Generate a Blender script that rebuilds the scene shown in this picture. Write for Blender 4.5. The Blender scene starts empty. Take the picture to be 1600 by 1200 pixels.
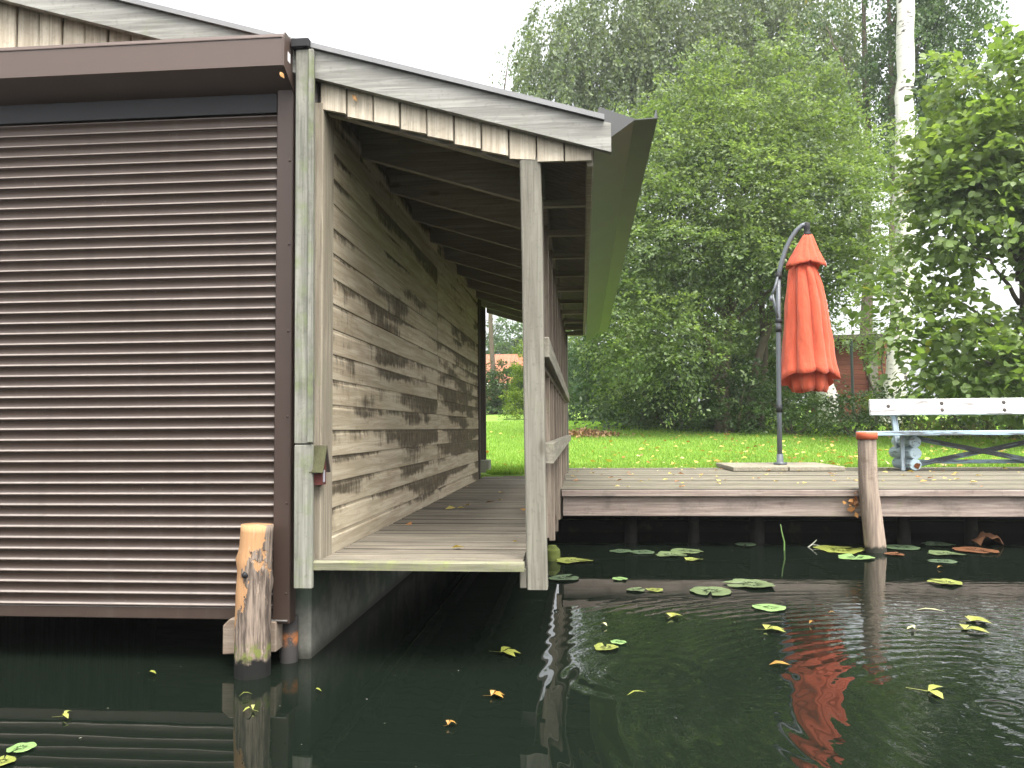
import bpy, bmesh, math, random
import numpy as np
from mathutils import Vector, Matrix

random.seed(7)
RNG = np.random.default_rng(11)
SC = bpy.context.scene
COL = SC.collection
R = math.radians

# ------------------------------------------------------------------ camera
cam_d = bpy.data.cameras.new('camera')
cam_d.sensor_width = 36.0
cam_d.lens = 27.9
cam_d.clip_start = 0.05
cam_d.clip_end = 2000
cam = bpy.data.objects.new('camera', cam_d)
COL.objects.link(cam)
YAW, PITCH, ROLL = R(4.948), R(3.174), R(0.4)
fwd = Vector((-math.sin(YAW) * math.cos(PITCH), math.cos(YAW) * math.cos(PITCH), math.sin(PITCH)))
rgt = Vector((math.cos(YAW), math.sin(YAW), 0))
upv = rgt.cross(fwd)
cr, cu = rgt * math.cos(ROLL) - upv * math.sin(ROLL), rgt * math.sin(ROLL) + upv * math.cos(ROLL)
m = Matrix((cr, cu, -fwd)).transposed().to_4x4()
m.translation = Vector((0, 0, 0.9))
cam.matrix_world = m
SC.camera = cam

# ------------------------------------------------------------------ sky, sun, exposure
SUN_EL, SUN_AZ = R(64), R(150)          # azimuth clockwise from +Y
world = bpy.data.worlds.new('World')
SC.world = world
world.use_nodes = True
wt = world.node_tree
for n in list(wt.nodes):
    wt.nodes.remove(n)
wo = wt.nodes.new('ShaderNodeOutputWorld')
bg = wt.nodes.new('ShaderNodeBackground')
sky = wt.nodes.new('ShaderNodeTexSky')
sky.sky_type = 'NISHITA'
sky.sun_disc = False
sky.sun_elevation = SUN_EL
sky.sun_rotation = SUN_AZ
sky.air_density = 1.0
sky.dust_density = 6.0
sky.ozone_density = 1.0
hs = wt.nodes.new('ShaderNodeHueSaturation')
hs.inputs['Saturation'].default_value = 0.16
wtc = wt.nodes.new('ShaderNodeTexCoord')
wn = wt.nodes.new('ShaderNodeTexNoise')
wn.inputs['Scale'].default_value = 2.2
wn.inputs['Detail'].default_value = 5
wr = wt.nodes.new('ShaderNodeMapRange')
wr.inputs['From Min'].default_value = 0.3
wr.inputs['From Max'].default_value = 0.7
wr.inputs['To Min'].default_value = 0.85
wr.inputs['To Max'].default_value = 1.2
wm = wt.nodes.new('ShaderNodeVectorMath')
wm.operation = 'SCALE'
wt.links.new(wtc.outputs['Generated'], wn.inputs['Vector'])
wt.links.new(wn.outputs['Fac'], wr.inputs['Value'])
wt.links.new(sky.outputs['Color'], hs.inputs['Color'])
wt.links.new(hs.outputs['Color'], wm.inputs[0])
wt.links.new(wr.outputs['Result'], wm.inputs['Scale'])
wt.links.new(wm.outputs['Vector'], bg.inputs['Color'])
bg.inputs['Strength'].default_value = 0.13
wt.links.new(bg.outputs['Background'], wo.inputs['Surface'])

sun_d = bpy.data.lights.new('sun', 'SUN')
sun_d.energy = 0.8
sun_d.angle = R(40)
sun_d.color = (1.0, 0.95, 0.86)
sun = bpy.data.objects.new('sun', sun_d)
COL.objects.link(sun)
sd = Vector((math.sin(SUN_AZ) * math.cos(SUN_EL), math.cos(SUN_AZ) * math.cos(SUN_EL), math.sin(SUN_EL)))
sun.rotation_euler = sd.to_track_quat('Z', 'Y').to_euler()
sun.location = sd * 60

SC.view_settings.view_transform = 'Standard'
SC.view_settings.look = 'None'
SC.view_settings.exposure = 2.2
SC.view_settings.gamma = 1.0
SC.view_settings.use_curve_mapping = False
SC.render.engine = 'CYCLES'
try:
    SC.cycles.use_denoising = True
    SC.cycles.max_bounces = 7
    SC.cycles.diffuse_bounces = 4
    SC.cycles.glossy_bounces = 3
    SC.cycles.transmission_bounces = 3
    SC.cycles.transparent_max_bounces = 4
    SC.cycles.caustics_reflective = False
    SC.cycles.caustics_refractive = False
except Exception:
    pass


# ------------------------------------------------------------------ node helper
class M:
    def __init__(self, name, rough=0.6, spec=0.35):
        self.m = bpy.data.materials.new(name)
        self.m.use_nodes = True
        self.t = self.m.node_tree
        self.b = self.t.nodes['Principled BSDF']
        self.b.inputs['Roughness'].default_value = rough
        self.b.inputs['Specular IOR Level'].default_value = spec
        self.out = self.t.nodes['Material Output']

    def n(self, typ, **kw):
        nd = self.t.nodes.new('ShaderNode' + typ)
        for k, v in kw.items():
            if hasattr(nd, k) and not k[0].isupper():
                setattr(nd, k, v)
        return nd

    def set(self, sock, v):
        if hasattr(v, 'is_output') or isinstance(v, bpy.types.NodeSocket):
            self.t.links.new(v, sock)
        else:
            sock.default_value = v

    def math(self, op, a, b=0.0, c=0.0, clamp=False):
        nd = self.n('Math')
        nd.operation = op
        nd.use_clamp = clamp
        self.set(nd.inputs[0], a)
        self.set(nd.inputs[1], b)
        self.set(nd.inputs[2], c)
        return nd.outputs[0]

    def vmath(self, op, a, b=(0, 0, 0)):
        nd = self.n('VectorMath')
        nd.operation = op
        self.set(nd.inputs[0], a)
        self.set(nd.inputs[1], b)
        return nd.outputs[1] if op in ('LENGTH', 'DISTANCE') else nd.outputs[0]

    def noise(self, vec, scale=5, detail=4, rough=0.55, dist=0.0):
        nd = self.n('TexNoise')
        self.set(nd.inputs['Vector'], vec)
        nd.inputs['Scale'].default_value = scale
        nd.inputs['Detail'].default_value = detail
        nd.inputs['Roughness'].default_value = rough
        nd.inputs['Distortion'].default_value = dist
        return nd.outputs['Fac']

    def mul(self, vec, s):
        return self.vmath('MULTIPLY', vec, s)

    def step(self, v, a, b):
        nd = self.n('MapRange')
        nd.interpolation_type = 'SMOOTHSTEP'
        self.set(nd.inputs['Value'], v)
        nd.inputs['From Min'].default_value = a
        nd.inputs['From Max'].default_value = b
        return nd.outputs['Result']

    def mix(self, f, a, b, typ='MIX'):
        nd = self.n('Mix')
        nd.data_type = 'RGBA'
        nd.blend_type = typ
        self.set(nd.inputs['Factor'], f)
        ia, ib = nd.inputs[6], nd.inputs[7]
        for s, v in ((ia, a), (ib, b)):
            if isinstance(v, tuple):
                v = (*v[:3], 1.0)
            self.set(s, v)
        return nd.outputs[2]

    def obj(self, rnd=True):
        tc = self.n('TexCoord')
        if not rnd:
            return tc.outputs['Object']
        oi = self.n('ObjectInfo')
        k = self.math('MULTIPLY', oi.outputs['Random'], 37.0)
        cb = self.n('CombineXYZ')
        for i in range(3):
            self.t.links.new(k, cb.inputs[i])
        return self.vmath('ADD', tc.outputs['Object'], cb.outputs[0])

    def rand(self):
        return self.n('ObjectInfo').outputs['Random']

    def pos(self):
        return self.n('NewGeometry').outputs['Position']

    def sep(self, v):
        nd = self.n('SeparateXYZ')
        self.t.links.new(v, nd.inputs[0])
        return nd.outputs

    def up(self):
        return self.sep(self.n('NewGeometry').outputs['Normal'])[2]

    def bump(self, h, strength=0.4, dist=0.01):
        nd = self.n('Bump')
        nd.inputs['Strength'].default_value = strength
        nd.inputs['Distance'].default_value = dist
        self.t.links.new(h, nd.inputs['Height'])
        self.t.links.new(nd.outputs['Normal'], self.b.inputs['Normal'])
        return nd

    def base(self, c):
        if isinstance(c, tuple):
            c = (*c[:3], 1.0)
        self.set(self.b.inputs['Base Color'], c)
        return self


def wood(name, light, dark, axis=0, moss=0.0, mosscol=(0.16, 0.20, 0.07), stain=0.0, rough=0.82, var=0.3, blotch=0.5, edge_dark=False):
    """weathered board: grain runs along the piece's own axis"""
    w = M(name, rough, 0.2)
    p = w.obj()
    s = [26.0, 26.0, 26.0]
    s[axis] = 1.3
    g = w.noise(w.mul(p, tuple(s)), 1.6, 6, 0.62, 0.4)
    s2 = [70.0, 70.0, 70.0]
    s2[axis] = 2.2
    fine = w.noise(w.mul(p, tuple(s2)), 1.5, 3, 0.6)
    big = w.noise(p, 2.1, 4, 0.6)
    c = w.mix(w.step(g, 0.34, 0.7), dark, light)
    c = w.mix(w.math('MULTIPLY', w.step(fine, 0.50, 0.64), 0.36), c, tuple(x * 0.45 for x in dark))
    speck = w.noise(p, 55, 4, 0.7)
    c = w.mix(w.math('MULTIPLY', w.step(speck, 0.56, 0.68), 0.28), c, tuple(x * 0.5 for x in dark))
    c = w.mix(w.math('MULTIPLY', w.step(big, 0.46, 0.68), blotch), c, tuple(x * 0.62 for x in light))
    # whole pieces weather differently
    rr = w.math('MULTIPLY_ADD', w.rand(), var, 1.0 - var * 0.55)
    hsv = w.n('HueSaturation')
    w.set(hsv.inputs['Value'], rr)
    w.set(hsv.inputs['Color'], c)
    c = hsv.outputs['Color']
    # small knots
    vo = w.n('TexVoronoi')
    sk = [6.0, 6.0, 6.0]
    sk[axis] = 2.4
    w.set(vo.inputs['Vector'], w.mul(p, tuple(sk)))
    vo.inputs['Scale'].default_value = 1.0
    kn = w.math('SUBTRACT', 1.0, w.step(vo.outputs['Distance'], 0.035, 0.11))
    c = w.mix(w.math('MULTIPLY', kn, 0.55), c, (dark[0] * 0.35, dark[1] * 0.3, dark[2] * 0.25))
    if moss > 0:
        mn = w.noise(p, 7.0, 5, 0.65)
        mk = w.math('MULTIPLY', w.step(mn, 0.62 - 0.3 * moss, 0.8 - 0.25 * moss), min(1.0, 0.4 + moss * 0.6))
        c = w.mix(mk, c, mosscol)
    if stain > 0:
        sn = w.noise(w.mul(p, (2, 2, 2)), 2.5, 5, 0.7)
        c = w.mix(w.math('MULTIPLY', w.step(sn, 0.5, 0.66), stain), c, (0.035, 0.03, 0.025))
    if edge_dark:  # darkens edges and grooves just below the top face
        lz = w.sep(w.obj(False))[2]
        c = w.mix(w.math('MULTIPLY', w.math('SUBTRACT', 1.0, w.step(lz, -0.0028, -0.0003)), 0.93), c, (0.018, 0.016, 0.012))
    w.base(c)
    h = w.math('ADD', g, w.math('MULTIPLY', fine, 0.5))
    w.bump(h, 0.5, 0.004)
    return w.m


def plain(name, col, rough=0.6, spec=0.35, metal=0.0, var=0.12, scale=6, bump=0.0):
    w = M(name, rough, spec)
    w.b.inputs['Metallic'].default_value = metal
    p = w.obj()
    n1 = w.noise(p, scale, 5, 0.6)
    c = w.mix(n1, tuple(x * (1 - var) for x in col), tuple(min(1, x * (1 + var)) for x in col))
    n2 = w.noise(p, scale * 7, 3, 0.6)
    c = w.mix(w.math('MULTIPLY', w.step(n2, 0.6, 0.75), var), c, tuple(x * 0.55 for x in col))
    w.base(c)
    if bump:
        w.bump(n2, bump, 0.004)
    return w.m


def leafmat(name, cols, trans=0.35, rough=0.5, spec=0.35, tr_tint=(1.25, 1.35, 0.5)):
    """cols: (position, colour) stops over the leaf's own random tint"""
    w = M(name, rough, spec)
    at = w.n('Attribute')
    at.attribute_name = 'tint'
    rp = w.n('ValToRGB')
    el = rp.color_ramp.elements
    while len(el) < len(cols):
        el.new(0.5)
    for e, (ps, cc) in zip(el, cols):
        e.position = ps
        e.color = (*cc, 1)
    w.t.links.new(at.outputs['Fac'], rp.inputs['Fac'])
    c = rp.outputs['Color']
    w.base(c)
    if trans:
        tr = w.n('BsdfTranslucent')
        w.set(tr.inputs['Color'], w.mix(1.0, c, tuple(tr_tint), 'MULTIPLY'))
        mx = w.n('MixShader')
        mx.inputs[0].default_value = trans
        w.t.links.new(w.b.outputs[0], mx.inputs[1])
        w.t.links.new(tr.outputs[0], mx.inputs[2])
        w.t.links.new(mx.outputs[0], w.out.inputs['Surface'])
    return w.m


# ------------------------------------------------------------------ object helpers
WLOC = {}


def link(o, parent, loc):
    COL.objects.link(o)
    loc = Vector(loc)
    if parent is not None:
        o.parent = parent
        o.location = loc - WLOC[parent.name]
    else:
        o.location = loc
    WLOC[o.name] = loc
    return o


def tag(o, label=None, cat=None, group=None, kind=None):
    if label:
        o['label'] = label
    if cat:
        o['category'] = cat
    if group:
        o['group'] = group
    if kind:
        o['kind'] = kind
    return o


def thing(name, loc, label, cat, group=None):
    o = bpy.data.objects.new(name, None)
    o.empty_display_size = 0.1
    link(o, None, loc)
    return tag(o, label, cat, group)


def holder(name, parent, loc):
    o = bpy.data.objects.new(name, None)
    o.empty_display_size = 0.1
    return link(o, parent, loc)


def piece(name, me, parent=None, loc=(0, 0, 0), rot=None, scale=None, mat=None):
    if mat is not None and not me.materials:
        me.materials.append(mat)
    o = bpy.data.objects.new(name, me)
    link(o, parent, loc)
    if rot:
        o.rotation_euler = rot
    if scale:
        o.scale = scale
    return o


def from_bm(name, bm, mat=None, smooth=False):
    bmesh.ops.recalc_face_normals(bm, faces=bm.faces)
    me = bpy.data.meshes.new(name)
    bm.to_mesh(me)
    bm.free()
    if smooth:
        for p in me.polygons:
            p.use_smooth = True
    if mat:
        me.materials.append(mat)
    return me


def add_box(bm, lo, hi, c=0.0, mat=None):
    r = bmesh.ops.create_cube(bm, size=1.0)
    vs = r['verts']
    lo, hi = Vector(lo), Vector(hi)
    for v in vs:
        v.co = Vector([(lo[i] + hi[i]) / 2 + v.co[i] * (hi[i] - lo[i]) for i in range(3)])
    if c:
        es = list({e for v in vs for e in v.link_edges})
        r2 = bmesh.ops.bevel(bm, geom=es, offset=c, segments=1, affect='EDGES', profile=0.5)
        return r2['verts']
    return vs


def box(name, lo, hi, mat, c=0.003):
    """bevelled box mesh in local coordinates"""
    bm = bmesh.new()
    add_box(bm, lo, hi, c)
    return from_bm(name, bm, mat)


def wbox(name, lo, hi, mat, parent, c=0.003, rot=None):
    """box given in world coordinates, its own origin at its centre"""
    ct = [(a + b) / 2 for a, b in zip(lo, hi)]
    h = [(b - a) / 2 for a, b in zip(lo, hi)]
    return piece(name, box(name, [-x for x in h], h, mat, c), parent, ct, rot)


def prism(bm, prof, axis, a, b, twist=None):
    """extrude a closed 2-D profile along an axis (profile gives the other two coordinates in xyz order)"""
    def mk(p, t):
        q = list(p)
        q.insert(axis, t)
        return bm.verts.new(q)
    v0 = [mk(p, a) for p in prof]
    v1 = [mk(p, b) for p in (twist or prof)]
    k = len(prof)
    for i in range(k):
        j = (i + 1) % k
        bm.faces.new((v0[i], v0[j], v1[j], v1[i]))
    bm.faces.new(v0[::-1])
    bm.faces.new(v1)


def tube(bm, pts, rad, sides=8, cap=True, wob=0.0):
    pts = [Vector(p) for p in pts]
    if not hasattr(rad, '__len__'):
        rad = [rad] * len(pts)
    rings = []
    ref = None
    for i, p in enumerate(pts):
        d = (pts[min(i + 1, len(pts) - 1)] - pts[max(i - 1, 0)]).normalized()
        if ref is None:
            ref = Vector((1, 0, 0)) if abs(d.x) < 0.8 else Vector((0, 1, 0))
        u = (ref - d * ref.dot(d)).normalized()
        ref = u
        v = d.cross(u)
        ring = []
        for k in range(sides):
            a = 2 * math.pi * k / sides
            rr = rad[i] * (1 + (random.uniform(-wob, wob) if wob else 0))
            ring.append(bm.verts.new(p + u * math.cos(a) * rr + v * math.sin(a) * rr))
        rings.append(ring)
    for r0, r1 in zip(rings, rings[1:]):
        for k in range(sides):
            bm.faces.new((r0[k], r0[(k + 1) % sides], r1[(k + 1) % sides], r1[k]))
    if cap:
        bm.faces.new(rings[0][::-1])
        bm.faces.new(rings[-1])
    return rings


def raw_mesh(name, verts, faces, mat, smooth=False):
    me = bpy.data.meshes.new(name)
    me.from_pydata([tuple(map(float, v)) for v in verts], [], faces)
    me.update()
    if smooth:
        for p in me.polygons:
            p.use_smooth = True
    if mat:
        me.materials.append(mat)
    return me


def nrm(a):
    return a / np.maximum(np.linalg.norm(a, axis=1, keepdims=True), 1e-9)


def leaf_oval(name, P, D, Nn, size, ratio, tint, mat, fold=0.08):
    """rounder, slightly cupped leaf of six points"""
    n = len(P)
    D = nrm(D)
    S = nrm(np.cross(D, Nn))
    Nn = np.cross(S, D)
    L = size[:, None]
    hw = L * ratio * 0.5
    v = np.empty((n, 6, 3), np.float32)
    v[:, 0] = P
    v[:, 1] = P + D * L * 0.28 + S * hw * 0.92 + Nn * L * fold
    v[:, 2] = P + D * L * 0.66 + S * hw * 0.80 + Nn * L * fold
    v[:, 3] = P + D * L - Nn * L * 0.06
    v[:, 4] = P + D * L * 0.66 - S * hw * 0.80 + Nn * L * fold
    v[:, 5] = P + D * L * 0.28 - S * hw * 0.92 + Nn * L * fold
    me = bpy.data.meshes.new(name)
    me.vertices.add(n * 6)
    me.vertices.foreach_set('co', v.ravel())
    idx = (np.arange(n, dtype=np.int32)[:, None] * 6 + np.array([0, 1, 2, 3, 0, 3, 4, 5], np.int32)[None]).ravel()
    me.loops.add(n * 8)
    me.loops.foreach_set('vertex_index', idx)
    me.polygons.add(n * 2)
    me.polygons.foreach_set('loop_start', np.arange(n * 2, dtype=np.int32) * 4)
    me.polygons.foreach_set('loop_total', np.full(n * 2, 4, np.int32))
    at = me.attributes.new('tint', 'FLOAT', 'POINT')
    at.data.foreach_set('value', np.repeat(tint.astype(np.float32), 6))
    me.update(calc_edges=True)
    me.materials.append(mat)
    return me


def leaf_mesh(name, P, D, Nn, size, ratio, tint, mat, fold=0.18):
    """one folded diamond per leaf: P base, D direction, Nn leaf normal"""
    n = len(P)
    D = nrm(D)
    S = nrm(np.cross(D, Nn))
    Nn = np.cross(S, D)
    L = size[:, None]
    mid = P + D * L * 0.5
    hw = L * ratio * 0.5
    v = np.empty((n, 4, 3), np.float32)
    v[:, 0] = P
    v[:, 1] = mid + S * hw + Nn * L * fold
    v[:, 2] = P + D * L
    v[:, 3] = mid - S * hw + Nn * L * fold
    me = bpy.data.meshes.new(name)
    me.vertices.add(n * 4)
    me.vertices.foreach_set('co', v.ravel())
    me.loops.add(n * 4)
    me.loops.foreach_set('vertex_index', np.arange(n * 4, dtype=np.int32))
    me.polygons.add(n)
    me.polygons.foreach_set('loop_start', np.arange(n, dtype=np.int32) * 4)
    me.polygons.foreach_set('loop_total', np.full(n, 4, np.int32))
    at = me.attributes.new('tint', 'FLOAT', 'POINT')
    at.data.foreach_set('value', np.repeat(tint.astype(np.float32), 4))
    me.update(calc_edges=True)
    me.materials.append(mat)
    return me


# ------------------------------------------------------------------ materials
W_WALL = None


def wall_material():
    w = M('wall_board_wood', 0.8, 0.2)
    p = w.obj()
    tc = w.n('TexCoord').outputs['Object']
    xyz = w.sep(tc)
    g = w.noise(w.mul(p, (26, 1.4, 26)), 1.5, 6, 0.62, 0.6)
    fine = w.noise(w.mul(p, (60, 2.4, 75)), 1.5, 3, 0.6)
    c = w.mix(w.step(g, 0.32, 0.68), (0.31, 0.25, 0.17), (0.48, 0.41, 0.305))
    c = w.mix(w.math('MULTIPLY', w.step(fine, 0.54, 0.7), 0.3), c, (0.15, 0.12, 0.085))
    # greenish grey weather film in broad patches
    big = w.noise(w.pos(), 0.9, 4, 0.6)
    c = w.mix(w.math('MULTIPLY', w.step(big, 0.42, 0.62), 0.25), c, (0.34, 0.315, 0.225))
    # black water stains: long patches along each board, dripping lower edge
    a = w.noise(w.mul(p, (1, 0.85, 6)), 1.25, 3, 0.5)
    b = w.noise(w.mul(p, (1, 7.0, 3)), 2.2, 4, 0.65)
    drip = w.noise(w.mul(p, (1, 26.0, 1.5)), 1.6, 3, 0.6)
    edge = w.math('MULTIPLY', w.math('SUBTRACT', xyz[2], 0.03), 2.0)     # less towards the lower edge
    wz = w.sep(w.pos())[2]
    band = w.math('MULTIPLY', w.step(wz, 0.40, 0.95), w.math('SUBTRACT', 1.0, w.math('MULTIPLY', w.step(wz, 1.45, 1.85), 0.75)))
    v = w.math('ADD', w.math('ADD', a, w.math('MULTIPLY', b, 0.28)), w.math('MULTIPLY', drip, 0.2))
    v = w.math('ADD', v, edge)
    v = w.math('ADD', v, w.math('MULTIPLY', band, 0.17))
    v = w.math('ADD', v, w.math('MULTIPLY', w.math('SUBTRACT', w.rand(), 0.5), 0.26))
    zone = w.noise(w.pos(), 1.3, 2, 0.5)
    v = w.math('ADD', v, w.math('MULTIPLY', w.math('SUBTRACT', zone, 0.5), 0.5))
    mk = w.step(v, 0.845, 0.985)
    streak = w.math('MULTIPLY_ADD', w.noise(w.mul(p, (1, 34.0, 9)), 1.3, 4, 0.65), 1.1, 0.36, clamp=True)
    c = w.mix(w.math('MULTIPLY', w.math('MULTIPLY', mk, streak), 0.93), c, (0.042, 0.031, 0.019))
    # resin-brown flares
    fl = w.noise(w.mul(p, (1, 3.2, 9)), 1.7, 4, 0.7, 1.5)
    c = w.mix(w.math('MULTIPLY', w.step(fl, 0.56, 0.70), 0.38), c, (0.20, 0.12, 0.06))
    hsv = w.n('HueSaturation')
    w.set(hsv.inputs['Value'], w.math('MULTIPLY_ADD', w.rand(), 0.24, 0.88))
    w.set(hsv.inputs['Color'], c)
    w.base(hsv.outputs['Color'])
    w.bump(w.math('ADD', g, w.math('MULTIPLY', fine, 0.5)), 0.45, 0.003)
    return w.m


def shutter_material():
    w = M('shutter_paint', 0.33, 0.35)
    p = w.obj()
    c = w.mix(w.noise(w.mul(p, (1, 8, 8)), 2.5, 4), (0.036, 0.0235, 0.017), (0.047, 0.032, 0.024))
    # sky highlight painted as a pale line on the upper side of each lip
    lip_light = w.math('MULTIPLY', w.step(w.up(), 0.42, 0.80), w.math('MULTIPLY_ADD', w.noise(w.mul(p, (3, 30, 30)), 3.0, 3), 0.6, 0.45, clamp=True))
    c = w.mix(lip_light, c, (0.25, 0.222, 0.20))
    fleck = w.step(w.noise(w.mul(p, (40, 40, 40)), 3.0, 2), 0.70, 0.76)
    c = w.mix(w.math('MULTIPLY', fleck, 0.35), c, (0.2, 0.18, 0.16))
    run = w.noise(w.mul(w.pos(), (7.0, 1.0, 0.5)), 2.0, 4, 0.6)
    c = w.mix(w.math('MULTIPLY', w.step(run, 0.52, 0.72), 0.2), c, (0.085, 0.072, 0.062))
    c = w.mix(w.math('MULTIPLY', w.step(run, 0.48, 0.30), 0.2), c, (0.02, 0.014, 0.011))
    w.base(c)
    w.set(w.b.inputs['Roughness'], w.math('MULTIPLY_ADD', lip_light, 0.25, 0.42))
    return w.m


MAT = dict(
    wall=wall_material(),
    gable=wood('gable_board_wood', (0.64, 0.575, 0.455), (0.46, 0.395, 0.30), 2, 0, stain=0.15, var=0.2, blotch=0.15),
    barge=wood('barge_board_wood', (0.33, 0.325, 0.295), (0.20, 0.195, 0.175), 0, 0.15, (0.19, 0.21, 0.13), var=0.1, blotch=0.35),
    corner=wood('corner_board_wood', (0.27, 0.265, 0.225), (0.15, 0.152, 0.125), 2, 0.42, (0.14, 0.175, 0.07), stain=0.3, var=0.15),
    cornerb=wood('inner_corner_wood', (0.31, 0.275, 0.21), (0.20, 0.17, 0.125), 2, 0.1, var=0.15),
    post=wood('post_wood', (0.22, 0.21, 0.17), (0.15, 0.14, 0.112), 2, 0.18, (0.16, 0.18, 0.10), var=0.12, blotch=0.4),
    postdark=wood('end_post_wood', (0.12, 0.10, 0.085), (0.06, 0.05, 0.042), 2, 0, var=0.1),
    rail=wood('rail_wood', (0.26, 0.245, 0.195), (0.16, 0.145, 0.115), 1, 0.25, (0.2, 0.22, 0.13), var=0.15),
    lath=wood('lath_wood', (0.27, 0.225, 0.175), (0.14, 0.11, 0.085), 2, 0.12, var=0.3),
    rafter=wood('rafter_wood', (0.42, 0.38, 0.30), (0.28, 0.25, 0.20), 0, 0, var=0.2),
    soffit=wood('roof_lining_wood', (0.23, 0.20, 0.185), (0.14, 0.12, 0.11), 0, 0, var=0.15),
    walk=wood('walkway_wood', (0.23, 0.205, 0.16), (0.12, 0.103, 0.08), 0, 0.10, (0.2, 0.22, 0.10), var=0.35, edge_dark=True),
    walkmoss=wood('mossy_walkway_wood', (0.23, 0.22, 0.15), (0.13, 0.13, 0.085), 0, 0.5, (0.19, 0.215, 0.07), var=0.1),
    deck=wood('deck_wood', (0.21, 0.19, 0.145), (0.11, 0.10, 0.075), 0, 0.3, (0.15, 0.16, 0.07), var=0.4, edge_dark=True),
    fascia=wood('deck_fascia_wood', (0.34, 0.285, 0.245), (0.215, 0.165, 0.14), 0, 0.08, stain=0.3, var=0.1, blotch=0.6),
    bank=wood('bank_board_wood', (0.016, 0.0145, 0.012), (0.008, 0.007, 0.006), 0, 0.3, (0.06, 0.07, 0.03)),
    pilewood=wood('weathered_pile_wood', (0.40, 0.34, 0.26), (0.25, 0.20, 0.15), 2, 0.12, var=0.1),
    block=wood('block_wood', (0.28, 0.23, 0.18), (0.17, 0.12, 0.085), 0, 0.0, var=0.1),
    slab=wood('slab_grey', (0.30, 0.27, 0.21), (0.20, 0.18, 0.13), 1, 0.25, (0.16, 0.16, 0.09), var=0.12),
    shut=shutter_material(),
    shutbox=plain('shutter_box_paint', (0.075, 0.050, 0.039), 0.45, 0.5, 0.0, 0.08, 2),
    shutrail=plain('guide_rail_paint', (0.036, 0.022, 0.016), 0.5, 0.4, 0.0, 0.10, 5),
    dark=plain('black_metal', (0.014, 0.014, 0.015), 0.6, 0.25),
    zinc=plain('gutter_metal', (0.058, 0.060, 0.058), 0.42, 0.45, 0.0, 0.35, 2.2),
    tin=plain('roof_sheet', (0.20, 0.20, 0.20), 0.6, 0.4, 0.0, 0.15),
    grey=plain('umbrella_metal', (0.075, 0.085, 0.095), 0.42, 0.45, 0.0, 0.06),
    steel=plain('screw_metal', (0.35, 0.34, 0.32), 0.4, 0.5, 0.8),
    sticker=plain('white_sticker', (0.8, 0.8, 0.8), 0.5, 0.3, 0, 0.02),
)


# ------------------------------------------------------------------ water
def water_material():
    w = M('pond_water', 0.0, 0.5)
    w.b.inputs['IOR'].default_value = 1.33
    w.base((0.0050, 0.0078, 0.0052))
    w.b.inputs['Roughness'].default_value = 0.015
    p = w.pos()
    x, y, z = w.sep(p)

    def ring(cx, cy, lam, amp, r_in, r_out, wob=0.0):
        d = w.vmath('DISTANCE', w.mul(p, (1, 1, 0)), (cx, cy, 0))
        if wob:
            d = w.math('ADD', d, w.math('MULTIPLY', w.noise(p, 3.0, 3), wob))
        s = w.math('SINE', w.math('MULTIPLY', d, 2 * math.pi / lam))
        env = w.math('MULTIPLY', w.step(d, r_in * 0.4, r_in), w.math('SUBTRACT', 1.0, w.step(d, r_out * 0.55, r_out)))
        return w.math('MULTIPLY', w.math('MULTIPLY', s, env), amp)
    h = ring(0.229, 3.006, 0.105, 0.00040, 0.12, 0.46)
    h = w.math('ADD', h, ring(0.62, 2.95, 0.075, 0.00018, 0.05, 0.40))
    # wide rings spreading from the lower right
    h = w.math('ADD', h, ring(1.45, 2.55, 0.08, 0.00030, 0.25, 2.5, 0.05))
    h = w.math('ADD', h, ring(1.316, 2.70, 0.05, 0.0009, 0.03, 0.13))
    h = w.math('ADD', h, ring(2.5, 3.1, 0.065, 0.00014, 0.2, 2.2, 0.08))
    # slow, shallow swell everywhere; chop in the open part on the right
    right = w.step(x, -0.25, 0.9)
    near = w.math('SUBTRACT', 1.0, w.step(y, 3.4, 5.2))
    calm = w.noise(w.mul(p, (0.8, 1.6, 1)), 2.2, 2, 0.5)
    h = w.math('ADD', h, w.math('MULTIPLY', calm, 0.0008))
    mid = w.noise(w.mul(p, (1.0, 3.0, 1)), 4.5, 2, 0.5)
    h = w.math('ADD', h, w.math('MULTIPLY', w.math('MULTIPLY', mid, w.math('MULTIPLY_ADD', right, 0.85, 0.15)), 0.0007))
    r2 = w.math('MULTIPLY', w.step(x, 0.75, 1.6), near)
    chop = w.noise(w.mul(p, (1.0, 1.5, 1)), 11.0, 2, 0.5, 0.8)
    h = w.math('ADD', h, w.math('MULTIPLY', w.math('MULTIPLY', chop, r2), 0.0030))
    bp = w.bump(h, 1.0, 1.0)
    return w.m


def grid_sheet(name, xs, ys, zf, mat):
    vs = [(a, b, zf(a, b)) for b in ys for a in xs]
    k = len(xs)
    fs = [(j * k + i, j * k + i + 1, (j + 1) * k + i + 1, (j + 1) * k + i) for j in range(len(ys) - 1) for i in range(k - 1)]
    return raw_mesh(name, vs, fs, mat)


WM = water_material()
water = piece('water', raw_mesh('water', [(-150, -150, 0), (150, -150, 0), (150, 8.9, 0), (-150, 8.9, 0)], [(0, 1, 2, 3)], WM))
tag(water, kind='structure')
bed = plain('pond_bed_mud', (0.02, 0.02, 0.014), 0.9, 0.1)
tag(piece('pond_bed', raw_mesh('pond_bed', [(-150, -150, -1.2), (150, -150, -1.2), (150, 9.2, -1.2), (-150, 9.2, -1.2)], [(0, 1, 2, 3)], bed)), kind='structure')


# ------------------------------------------------------------------ lawn
def gz(x, y):
    t = max(0.0, min(y, 44.0) - 9.6)
    z = 0.425 + 0.05 * t
    if y > 9.2:
        z += 0.02 * math.sin(x * 0.9 + y * 0.7) * min(1, t / 3)
    return z


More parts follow.
